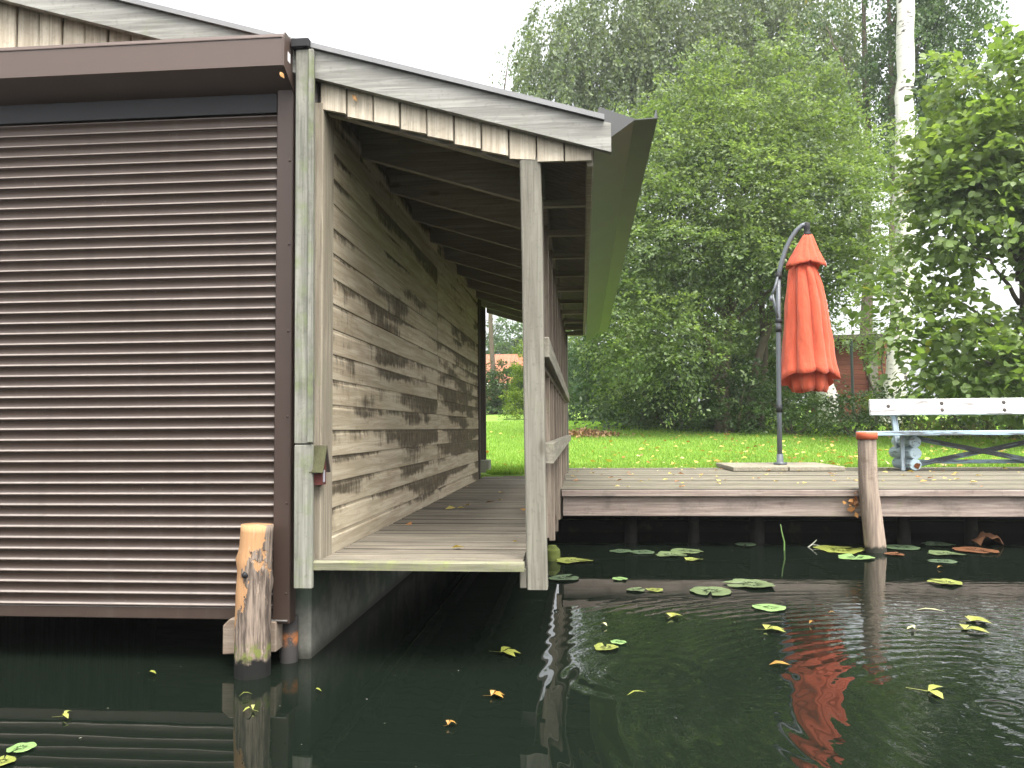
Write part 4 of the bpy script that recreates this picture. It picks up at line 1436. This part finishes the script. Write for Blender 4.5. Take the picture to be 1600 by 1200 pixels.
def crown(name, parent, data, leaf, ratio, mat, fold=0.15, fn=leaf_mesh):
    P, D, Nn, T = data
    o = np.array(WLOC[parent.name])
    sz = leaf * (0.65 + 0.7 * RNG.random(len(P)))
    me = fn(name, P - o, D, Nn, sz, np.full((len(P), 1), ratio), T, mat, fold)
    return piece(name, me, parent, o)


BARK = plain('grey_brown_bark', (0.13, 0.105, 0.08), 0.95, 0.1, 0, 0.4, 9, 0.8)


def trunk(parent, limbs, mat=BARK, name='trunk', sides=9):
    bm = bmesh.new()
    o = WLOC[parent.name]
    for pts, rad in limbs:
        P = [Vector(p) for p in pts]
        Q = []
        n = 5
        for i in range(len(P) - 1):
            for s in range(n):
                f = s / n
                q = P[i].lerp(P[i + 1], f)
                Q.append(q + Vector((random.uniform(-.04, .04), random.uniform(-.04, .04), 0)) * (1 if (i or s) else 0))
        Q.append(P[-1])
        m_ = len(Q)
        rr = np.interp(np.linspace(0, len(rad) - 1, m_), range(len(rad)), rad)
        tube(bm, [q - o for q in Q], list(rr), sides, True, 0.06)
    return piece(name, from_bm(name, bm, mat, True), parent, o)


def limbs_to(base, top, blobs, r0, start=0.35):
    out = [([base, tuple(Vector(base).lerp(Vector(top), 0.5) + Vector((0.1, 0, 0))), top], [r0, r0 * 0.65, r0 * 0.2])]
    b, t = Vector(base), Vector(top)
    for (cx, cy, cz, *_r) in blobs:
        f = max(start, min(0.85, (cz - b.z) / max(0.1, (t.z - b.z)) - 0.2))
        s = b.lerp(t, f)
        e = Vector((cx, cy, cz))
        mid = s.lerp(e, 0.5) + Vector((0, 0, 0.15))
        out.append(([tuple(s), tuple(mid), tuple(e)], [r0 * 0.4, r0 * 0.22, r0 * 0.06]))
    return out


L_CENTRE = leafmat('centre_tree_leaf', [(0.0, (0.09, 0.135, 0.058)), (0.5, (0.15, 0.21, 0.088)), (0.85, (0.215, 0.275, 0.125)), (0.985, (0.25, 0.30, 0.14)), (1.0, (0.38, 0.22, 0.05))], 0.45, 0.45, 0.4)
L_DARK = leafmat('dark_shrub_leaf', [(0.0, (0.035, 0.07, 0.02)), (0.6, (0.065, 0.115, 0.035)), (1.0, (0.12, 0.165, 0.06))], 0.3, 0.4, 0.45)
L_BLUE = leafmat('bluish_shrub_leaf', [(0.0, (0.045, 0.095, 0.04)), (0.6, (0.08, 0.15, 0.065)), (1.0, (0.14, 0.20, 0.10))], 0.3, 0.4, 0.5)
L_BIRCH = leafmat('birch_leaf', [(0.0, (0.10, 0.135, 0.075)), (0.6, (0.15, 0.19, 0.105)), (0.96, (0.20, 0.23, 0.135)), (1.0, (0.38, 0.28, 0.05))], 0.4, 0.5, 0.35)
L_HAZEL = leafmat('hazel_leaf', [(0.0, (0.10, 0.15, 0.05)), (0.5, (0.16, 0.225, 0.075)), (0.93, (0.23, 0.295, 0.105)), (0.985, (0.30, 0.27, 0.05)), (1.0, (0.42, 0.20, 0.03))], 0.45, 0.45, 0.35)
L_LIME = leafmat('lime_conifer_leaf', [(0.0, (0.09, 0.15, 0.02)), (0.7, (0.17, 0.24, 0.035)), (1.0, (0.26, 0.31, 0.06))], 0.3, 0.6, 0.2)
L_FAR = leafmat('far_tree_leaf', [(0.0, (0.05, 0.095, 0.035)), (0.7, (0.085, 0.14, 0.05)), (1.0, (0.12, 0.18, 0.07))], 0.35, 0.5, 0.3)

# centre tree
tb = [(5.55, 16.8, 6.2, .6, .8, .6, .8), (0.75, 16.2, 5.7, .6, .9, .6, .8), (1.4, 16, 6.1, .9, 1.2, 1.0, 1), (2.4, 16.2, 6.9, 1.05, 1.2, 1.0, 1), (3.6, 16.3, 7.1, 1.1, 1.2, 1.0, 1), (4.6, 16.4, 6.6, .9, 1.2, 1.0, 1),
      (0.75, 15.8, 4.4, 0.95, 1.1, 1.0, 1), (1.9, 15.4, 4.7, 1.2, 1.2, 1.1, 1), (3.1, 15.6, 5.4, 1.2, 1.2, 1.1, 1), (4.3, 15.7, 5.2, 1.15, 1.2, 1.1, 1), (5.15, 16.2, 5.2, 0.7, 1.1, 1.0, 1),
      (0.9, 15.6, 3.0, 0.8, 1.0, 0.9, 1), (1.75, 15.2, 2.6, 0.9, 0.9, 1.0, 1), (3.6, 15.3, 4.1, 1.1, 1.1, 0.7, 1), (4.6, 15.6, 4.0, .9, 1.0, 0.7, 1), (2.6, 15.3, 4.2, 1.0, 1.0, 0.6, .7),
      (5.2, 16.3, 4.2, 0.6, 0.9, 0.6, 0.8), (2.9, 17.6, 3.2, 2.2, 0.7, 2.2, 0.6), (4.0, 17.6, 3.4, 1.3, 0.7, 2.0, 0.6), (6.55, 17, 6.8, .45, .4, .35, .8), (6.5, 17, 5.6, .35, .35, .3, .6), (6.55, 17, 4.3, .4, .4, .4, .6)]
t1 = thing('broadleaf_tree', (2.95, 16.2, 0.75), 'broad bushy green tree filling the middle behind the umbrella', 'tree')
trunk(t1, limbs_to((2.75, 16.1, 0.7), (3.1, 16.3, 6.8), tb[:15], 0.13) + [([(2.95, 16, 0.7), (2.6, 15.9, 2.2), (2.2, 15.8, 3.8)], [0.1, 0.08, 0.04]), ([(3.3, 16.2, 0.7), (3.6, 16.2, 2.4), (4.2, 16.1, 4.3)], [0.1, 0.08, 0.04]), ([(3.6, 16.4, 0.7), (3.75, 16.5, 2.8), (3.6, 16.4, 4.8)], [0.08, 0.06, 0.04])])
d1 = sprays(tb, 215, 0.065, 0.66, 0.5, 0.8, 0.02, 0.35, 36)
# upright shoots along the top
sp = [(x_, 16 + 0.3 * math.sin(i * 2.1), z_, 0.17, 0.17, 0.55, 5) for i, (x_, z_) in enumerate([(1.5, 6.9), (1.95, 7.4), (2.4, 7.9), (2.75, 7.95), (3.15, 8.2), (3.6, 8.1), (4.0, 8.05), (4.45, 8.3), (4.8, 7.7), (5.2, 7.6), (5.5, 7.0), (0.9, 6.6), (0.7, 5.6)])]
d2 = sprays(sp, 60, 0.07, 0.5, 0.25, 0.3, 0.9, 0.2, 22)
crown('crown', t1, tuple(np.concatenate([a, b]) for a, b in zip(d1, d2)), 0.072, 0.62, L_CENTRE)

# shrubs at its foot
def shrub(name, base, blobs, per, leaf, mat, label, cat, group=None, ratio=0.6, ln=0.4, npl=26, droop=0.1, stems=3, flat=.5):
    s = thing(name, base, label, cat, group)
    crown('crown', s, sprays(blobs, per * 2, leaf, ln, flat, 0.8, droop, 0.4, npl), leaf, ratio, mat)
    lim = []
    for k in range(stems):
        b = blobs[k % len(blobs)]
        lim.append(([(base[0] + random.uniform(-.1, .1), base[1], base[2] - 0.05), ((base[0] + b[0]) / 2, b[1], (base[2] + b[2]) / 2), (b[0], b[1], b[2] + b[5] * 0.5)], [0.035, 0.025, 0.01]))
    trunk(s, lim, BARK, 'stems', 6)
    return s


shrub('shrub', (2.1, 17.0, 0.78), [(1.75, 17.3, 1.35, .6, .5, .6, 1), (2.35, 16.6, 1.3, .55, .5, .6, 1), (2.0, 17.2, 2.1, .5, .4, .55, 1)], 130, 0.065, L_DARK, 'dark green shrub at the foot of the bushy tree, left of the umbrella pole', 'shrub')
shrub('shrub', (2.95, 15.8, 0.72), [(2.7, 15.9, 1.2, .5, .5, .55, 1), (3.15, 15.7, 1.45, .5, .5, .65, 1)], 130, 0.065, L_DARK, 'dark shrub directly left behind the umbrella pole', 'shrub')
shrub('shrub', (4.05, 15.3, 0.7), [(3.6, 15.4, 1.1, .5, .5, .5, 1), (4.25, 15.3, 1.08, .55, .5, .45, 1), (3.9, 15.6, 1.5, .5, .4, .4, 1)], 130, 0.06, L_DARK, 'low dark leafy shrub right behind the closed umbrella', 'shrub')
shrub('shrub', (1.25, 19.0, 0.88), [(1.05, 19.0, 1.5, .5, .5, .65, 1), (1.5, 18.7, 1.3, .45, .4, .45, 1)], 130, 0.085, L_CENTRE, 'light green low shrub with broad leaves left of the bushy tree', 'shrub')
shrub('shrub', (0.2, 23.5, 1.12), [(-0.5, 24, 2.0, .7, .7, .95, 1), (0.2, 23.5, 2.2, .9, .7, 1.15, 1), (1.0, 22.5, 2.0, .9, .7, 1.1, 1), (0.4, 23.6, 3.3, .85, .6, .75, 1), (1.5, 21.2, 1.7, .7, .6, .8, 1)], 85, 0.085, L_BLUE, 'bluish green bush behind the railing beside the lawn', 'bush', None, 0.5, 0.5)
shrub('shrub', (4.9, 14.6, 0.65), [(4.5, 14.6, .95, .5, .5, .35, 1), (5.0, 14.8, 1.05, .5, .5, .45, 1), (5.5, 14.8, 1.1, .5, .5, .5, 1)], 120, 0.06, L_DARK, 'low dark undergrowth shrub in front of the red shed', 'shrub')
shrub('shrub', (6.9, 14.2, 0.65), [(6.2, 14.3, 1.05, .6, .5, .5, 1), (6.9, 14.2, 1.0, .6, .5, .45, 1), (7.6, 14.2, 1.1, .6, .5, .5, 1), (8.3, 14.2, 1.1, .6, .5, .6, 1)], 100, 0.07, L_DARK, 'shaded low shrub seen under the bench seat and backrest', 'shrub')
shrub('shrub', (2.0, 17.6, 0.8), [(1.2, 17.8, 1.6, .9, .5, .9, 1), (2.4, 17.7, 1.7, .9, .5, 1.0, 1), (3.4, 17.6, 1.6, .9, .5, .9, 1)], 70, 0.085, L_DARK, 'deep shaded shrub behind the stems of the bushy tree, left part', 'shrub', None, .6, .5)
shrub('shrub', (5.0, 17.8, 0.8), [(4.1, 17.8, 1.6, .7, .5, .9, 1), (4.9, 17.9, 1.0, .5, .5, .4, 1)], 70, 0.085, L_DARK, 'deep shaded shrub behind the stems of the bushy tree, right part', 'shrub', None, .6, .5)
shrub('shrub', (9.5, 18.5, 0.85), [(8.7, 18.5, 1.6, .8, .7, .9, 1), (9.8, 18.5, 1.8, .9, .7, 1.0, 1), (10.8, 18.3, 1.7, .9, .7, 1.0, 1)], 60, 0.1, L_CENTRE, 'green bush beyond the hazel tree behind the bench', 'bush', None, .65, .5)
ngr = 260
gxx = 5.2 + 3.2 * RNG.random(ngr)
gyy = 13.4 + 0.6 * RNG.random(ngr)
Dd = np.stack([RNG.normal(0, .5, ngr), RNG.normal(0, .5, ngr), np.ones(ngr)], 1)
DRY = leafmat('tall_grass_blade', [(0, (0.10, 0.14, 0.05)), (1, (0.28, 0.26, 0.12))], 0.3)
tag(piece('tall_grass', leaf_mesh('tall_grass', np.stack([gxx, gyy, gzv(gxx, gyy)], 1), Dd, RNG.normal(0, 1, (ngr, 3)), 0.25 + 0.3 * RNG.random(ngr), np.full((ngr, 1), 0.05), RNG.random(ngr), DRY, 0.02)), kind='stuff')

# weeping birch behind
wb = [(-0.2, 28, 14.6, 1.9, 1.8, 2.0, 1), (-0.6, 27.6, 12.2, 1.3, 1.4, 1.7, 1), (1.3, 28, 15.0, 2.0, 2.0, 2.0, 1), (2.2, 27.5, 12.6, 1.8, 1.6, 2.0, 1), (3.4, 28, 15.2, 2.0, 2.0, 2.0, 1),
      (4.4, 27.6, 12.8, 1.8, 1.8, 1.9, 1), (5.6, 28, 15.0, 2.0, 2.0, 2.0, 1), (6.6, 27.5, 12.6, 1.7, 1.8, 1.8, 1), (7.7, 28, 15.0, 1.8, 2.0, 2.0, 1), (8.7, 28.2, 13.6, 1.2, 1.6, 1.6, 1), (3.4, 28.6, 18.0, 3.6, 2.4, 1.6, .7), (7.0, 28.6, 18.0, 2.6, 2.2, 1.6, .7), (0.2, 28.5, 10.2, 1.2, 1.2, 1.3, .8)]
t2 = thing('weeping_birch', (6.9, 28.3, 1.4), 'tall grey green weeping birch towering behind the bushy tree', 'tree')
bark_b = M('birch_bark', 0.7, 0.3)
p = bark_b.pos()
bn = bark_b.noise(bark_b.mul(p, (3, 3, 16)), 1.2, 4, 0.6)
bl = bark_b.noise(bark_b.mul(p, (2.2, 2.2, 3.4)), 1.0, 3, 0.6)
c = bark_b.mix(bark_b.step(bn, 0.58, 0.68), (0.60, 0.575, 0.53), (0.15, 0.135, 0.12))
c = bark_b.mix(bark_b.step(bl, 0.62, 0.68), c, (0.05, 0.045, 0.04))
bark_b.base(c)
bark_b.bump(bn, 0.5, 0.02)
trunk(t2, [([(6.9, 28.3, 1.3), (7.1, 28.3, 7), (7.5, 28.3, 11.5), (7.2, 28.3, 18)], [0.36, 0.3, 0.24, 0.1])] + limbs_to((6.9, 28.3, 4), (7.2, 28.3, 18), wb[:12], 0.22)[1:], plain('grey_birch_bark', (0.30, 0.28, 0.24), 0.9, 0.2, 0, 0.5, 4, 0.5))
crown('crown', t2, strands(wb, 62, 0.11, 2.0, 40), 0.135, 0.6, L_BIRCH)
t2b = thing('weeping_birch', (-3.3, 30, 1.4), 'thin airy birch sprays hanging in the white sky above the porch roof', 'tree')
wb2 = [(-2.55, 30, 15.4, .55, .5, .7, 1), (-1.75, 30, 14.6, .6, .5, .8, .8), (-2.0, 30, 12.6, .4, .4, .5, 1), (-3.0, 30, 13.6, .3, .3, .7, .7)]
trunk(t2b, [([(-3.3, 30, 1.3), (-3.4, 30, 6), (-3.1, 30, 11.5), (-2.6, 30, 15.6)], [0.11, .08, .045, 0.015]), ([(-3.1, 30, 11.6), (-2.4, 30, 12.6), (-1.8, 30, 14.8)], [.03, .02, .012]), ([(-3.1, 30, 11.9), (-2.4, 30, 12.3), (-2.0, 30, 12.7)], [.02, .016, .01])])
crown('crown', t2b, strands(wb2, 44, 0.1, 1.7, 26), 0.11, 0.6, L_BIRCH)

# white birch
t3 = thing('white_birch', (7.1, 19, 0.9), 'white barked birch with a straight bare trunk rising behind the red shed', 'tree')
trunk(t3, [([(7.05, 19, 0.85), (7.17, 19, 1.4), (7.42, 19, 3.3), (7.55, 19, 4.9), (7.62, 19, 7.9), (7.69, 19, 9.1), (7.82, 19, 11.6), (7.95, 19, 15)], [0.27, 0.25, 0.23, 0.22, 0.205, 0.195, 0.185, 0.14])], bark_b.m, 'trunk', 14)
b3 = [(7.6, 19.5, 14.5, 2.4, 2.0, 1.6, .5), (6.2, 19.5, 13.6, 1.2, 1.2, 1.2, .4)]
crown('crown', t3, strands(b3, 30, 0.09, 1.8, 26), 0.1, 0.6, L_BIRCH)
t3b = thing('white_birch', (6.15, 19.6, 0.9), 'white birch stem showing low down right of the umbrella canopy', 'tree')
trunk(t3b, [([(5.95, 19.6, 0.85), (5.75, 19.6, 2.6), (5.55, 19.6, 5.5), (5.2, 19.6, 7.0)], [0.26, 0.2, 0.16, 0.08])], bark_b.m, 'trunk', 12)
crown('crown', t3b, strands([(5.2, 19.8, 6.8, 1.0, 1.0, 1.0, 1)], 40, 0.09, 1.2, 26), 0.1, 0.6, L_BIRCH)
t4 = thing('dark_birch', (10.4, 24, 1.1), 'dark green leafy birch hanging right of the white trunk', 'tree')
b4 = [(9.9, 24, 12.4, .95, 1.2, 1.7, 1.2), (11.0, 24, 13.4, 1.0, 1.2, 1.5, 1), (10.0, 24, 9.8, .9, 1.0, 1.3, 1), (11.3, 24.3, 11.0, .8, 1.0, 1.2, .8), (10.3, 24, 15.2, 1.4, 1.2, 1.2, 1)]
trunk(t4, limbs_to((9.1, 24, 1), (9.3, 24, 15), b4, 0.16), BARK)
crown('crown', t4, strands(b4, 110, 0.1, 1.5, 34), 0.11, 0.65, L_FAR)
t5 = thing('slender_tree', (8.3, 25, 1.1), 'slender dark trunk with sparse leaves just left of the white birch', 'tree')
b5 = [(7.8, 25, 13.4, .7, .6, 1.2, .8), (7.2, 25, 11.4, .7, .6, 1.0, .8), (8.5, 25, 11.6, .6, .6, 1.2, .8), (7.6, 25, 9.4, .8, .6, .9, .8)]
trunk(t5, limbs_to((8.6, 25, 1), (9.0, 25, 16), b5, 0.2), BARK)
crown('crown', t5, strands(b5, 40, 0.1, 1.2, 26), 0.11, 0.65, L_FAR)

# broad-leaved hazel on the right
hb = [(6.0, 12.7, 5.4, .6, .8, .6, .8), (6.3, 12.6, 6.2, .8, .8, .55, .6), (5.8, 12.5, 4.4, .6, .8, .6, 1), (6.1, 12.3, 4.9, .8, .9, .6, 1), (6.9, 12.2, 5.5, .6, .9, .7, .8), (5.7, 12.3, 3.75, .5, .8, .3, .8), (6.75, 12.0, 4.1, .5, .9, .7, 1),
      (5.2, 12.4, 2.5, .55, .8, .4, .55), (5.75, 12.2, 1.9, .75, .8, .65, 1), (6.6, 12.0, 1.9, .7, .8, .6, .75), (7.6, 12.0, 4.5, .8, 1.0, 1.6, .8), (7.6, 12.0, 2.2, .9, 1.0, 1.1, .8), (4.95, 12.6, 3.1, .35, .6, .3, .8)]
t6 = thing('hazel_tree', (6.6, 12.6, 0.58), 'large leaved yellow green hazel tree overhanging the bench', 'tree')
trunk(t6, limbs_to((6.8, 12.7, 0.55), (6.6, 12.7, 5.6), hb, 0.09, 0.15))
crown('crown', t6, sprays(hb, 185, 0.11, 0.6, 0.55, 0.7, -0.1, 0.3, 20), 0.115, 0.86, L_HAZEL, 0.07, leaf_oval)

# red shed and its post
sh = thing('red_shed', (7.3, 21.3, 1.1), 'small red brown shed half hidden by leaves under the white birch', 'shed')
REDB = wood('red_board', (0.20, 0.072, 0.042), (0.13, 0.042, 0.026), 0, 0, var=0.25, blotch=0.3)
for i in range(17):
    wbox('wall_board', (6.45, 21.0 + 0.004 * (i % 2), 0.95 + i * 0.125), (8.15, 21.03, 1.07 + i * 0.125), REDB, sh, 0.006)
wbox('shed_body', (6.46, 21.04, 0.9), (8.14, 23.0, 3.1), REDB, sh, 0)
bm = bmesh.new()
prism(bm, [(6.2, 3.10), (7.75, 3.12), (7.75, 3.22), (6.2, 3.20)], 1, 20.7, 23.2)
piece('roof', from_bm('roof', bm, MAT['postdark']), sh)
wbox('corner_post', (7.35, 20.9, 1.0), (7.55, 20.98, 3.3), MAT['post'], sh, 0.004)
bm = bmesh.new()
tube(bm, [(0, 0, 0), (0, 0, 2.05)], 0.035, 8)
tag(piece('fence_post', from_bm('fence_post', bm, plain('dark_green_metal', (0.02, 0.035, 0.03), 0.5, 0.4)), None, (6.35, 19.2, 0.88)), 'thin dark green metal post in front of the red shed', 'post')

shrub('shrub', (7.35, 19.9, 0.9), [(7.45, 19.9, 1.6, .35, .3, .5, 1), (7.3, 19.9, 2.7, .4, .3, .3, 1), (6.6, 19.9, 3.15, .55, .3, .25, 1), (6.55, 19.8, 1.25, .3, .3, .3, 1)], 110, 0.08, L_CENTRE, 'loose green shrub hanging over the red shed', 'shrub', None, .6, .4)

# left background: house, hedge, conifer, trees
ho = thing('tiled_house', (-4.8, 45, 2.0), 'far house with orange red tiled roof seen between the porch posts', 'house')
tile = M('roof_tile', 0.85, 0.2)
p = tile.pos()
tz = tile.sep(p)
rowf = tile.math('FRACT', tile.math('MULTIPLY', tz[2], 4.2))
colf = tile.math('ABSOLUTE', tile.math('SINE', tile.math('MULTIPLY', tz[0], 13.0)))
c = tile.mix(tile.noise(p, 5, 4), (0.25, 0.09, 0.05), (0.36, 0.15, 0.09))
c = tile.mix(tile.math('MULTIPLY', tile.step(rowf, 0.75, 0.95), 0.35), c, (0.2, 0.08, 0.05))
tile.base(c)
tile.bump(tile.math('ADD', rowf, colf), 0.7, 0.05)
bm = bmesh.new()
prism(bm, [(43.0, 3.35), (47.0, 5.3), (51.0, 3.35), (51.0, 3.2), (47.0, 5.15), (43.0, 3.2)], 0, -13.0, -2.2)
piece('roof', from_bm('roof', bm, tile.m), ho)
wbox('wall', (-12.6, 43.8, 1.6), (-2.6, 50.2, 3.5), plain('house_brick', (0.38, 0.16, 0.09), 0.9, 0.2, 0, 0.2, 3), ho, 0)
wbox('eave_gutter', (-13.0, 42.92, 3.22), (-2.2, 42.995, 3.34), MAT['sticker'], ho, 0.01)
shrub('laurel_hedge', (-3.2, 30, 1.45), [(-3.7, 30, 2.3, .8, .7, .95, 1), (-2.7, 30, 2.35, .7, .7, 1.0, 1), (-4.6, 30.2, 2.3, .7, .7, .9, 1), (-1.9, 30, 2.2, .6, .7, .9, 1)], 120, 0.11, L_DARK, 'dark laurel hedge in front of the far tiled house', 'hedge', None, 0.5, 0.4)
cf = thing('conifer_shrub', (-1.75, 24, 1.12), 'lime green conifer shrub standing just left of the porch post', 'conifer')
bl_ = [(-1.8, 24, 1.55, .62, .5, .45, 1), (-1.7, 24, 2.2, .45, .4, .5, 1), (-1.6, 24, 2.85, .3, .3, .5, 1), (-1.55, 24, 3.4, .16, .16, .3, 1)]
crown('crown', cf, sprays(bl_, 330, 0.06, 0.34, 0.35, 0.8, 0.25, 0.4, 26), 0.075, 0.4, L_LIME)
trunk(cf, [([(-1.65, 24, 1.05), (-1.6, 24, 2.2), (-1.55, 24, 3.5)], [.05, .03, .01])], BARK, 'trunk', 6)
for k, (x_, y_, z_, s_, lb) in enumerate([(-5.6, 60, 6.6, 2.6, 'far rounded tree behind the tiled house, left one'), (-2.2, 62, 6.2, 2.8, 'far rounded tree behind the tiled house, right one'), (0.5, 50, 4.6, 2.4, 'mid distance tree behind the bluish green bush')]):
    tt = thing('far_tree', (x_, y_, 2.0), lb, 'tree', 'far trees beyond the lawn')
    bb = [(x_ + dx_ * s_, y_ + dy_ * s_, z_ + dz_ * s_, s_ * .62, s_ * .6, s_ * .55, 1) for dx_, dy_, dz_ in ((0, 0, .45), (-.6, 0, 0), (.6, 0, 0), (0, -.4, -.3), (-.4, 0, -.8), (.4, 0, -.8), (0, 0, -1.2))]
    trunk(tt, limbs_to((x_, y_, 1.9), (x_, y_, z_ + 1), bb, 0.2))
    crown('crown', tt, sprays(bb, 26, 0.2, 0.9, 0.5, 0.8, 0, 0.5, 26), 0.24, 0.65, L_FAR)
# darker trees closing the view behind the centre tree
for k, (x_, y_, z_, w_, lb) in enumerate([(1.6, 22, 3.6, 1.5, 'dark tree standing behind the left part of the bushy tree'), (4.6, 22.5, 3.8, 1.7, 'dark tree standing behind the right part of the bushy tree')]):
    tt = thing('dark_tree', (x_, y_, 1.0), lb, 'tree')
    bb = [(x_ - .7, y_, z_, w_ * .6, .9, 1.6, 1), (x_ + .7, y_, z_ + .3, w_ * .6, .9, 1.6, 1), (x_, y_, z_ + 2.2, w_ * .7, .9, 1.4, 1), (x_, y_, z_ - 1.5, w_, .8, 1.2, 1)]
    trunk(tt, limbs_to((x_, y_, .9), (x_, y_, z_ + 2.5), bb, 0.14))
    crown('crown', tt, sprays(bb, 130, 0.1, 0.6, 0.5, 0.8, 0, 0.2, 28), 0.12, 0.65, L_DARK)

# heap of raked leaves on the lawn
nh = 900
hx = RNG.normal(0, 0.26, nh)
hy = RNG.normal(0, 0.28, nh)
hz = 0.13 * np.exp(-(hx ** 2 + hy ** 2) / 0.12) * RNG.random(nh)
Ph = np.stack([0.06 + hx * 1.2, 15.8 + hy, gzv(hx, 15.8 + hy) + 0.03 + hz], 1)
tag(piece('leaf_heap', leaf_mesh('leaf_heap', Ph, RNG.normal(0, 1, (nh, 3)) * [1, 1, .4], RNG.normal(0, .5, (nh, 3)) + [0, 0, 1], 0.06 + 0.05 * RNG.random(nh), np.full((nh, 1), 0.6), RNG.random(nh), leafmat('raked_leaf', [(0, (0.22, 0.11, 0.055)), (0.6, (0.33, 0.19, 0.10)), (1, (0.42, 0.31, 0.16))], 0.1), 0.2)), 'low heap of raked brown leaves on the lawn beside the railing', 'leaf heap')

# ------------------------------------------------------------------ thin damp air
hz_m = bpy.data.materials.new('damp_air')
hz_m.use_nodes = True
ht = hz_m.node_tree
for n_ in list(ht.nodes):
    ht.nodes.remove(n_)
ho_ = ht.nodes.new('ShaderNodeOutputMaterial')
hv = ht.nodes.new('ShaderNodeVolumePrincipled')
hv.inputs['Color'].default_value = (0.93, 0.95, 0.97, 1)
hv.inputs['Density'].default_value = 0.0013
hv.inputs['Anisotropy'].default_value = 0.3
ht.links.new(hv.outputs[0], ho_.inputs['Volume'])
tag(wbox('haze', (-330, -180, -2.4), (330, 520, 26), hz_m, None, 0), kind='stuff')
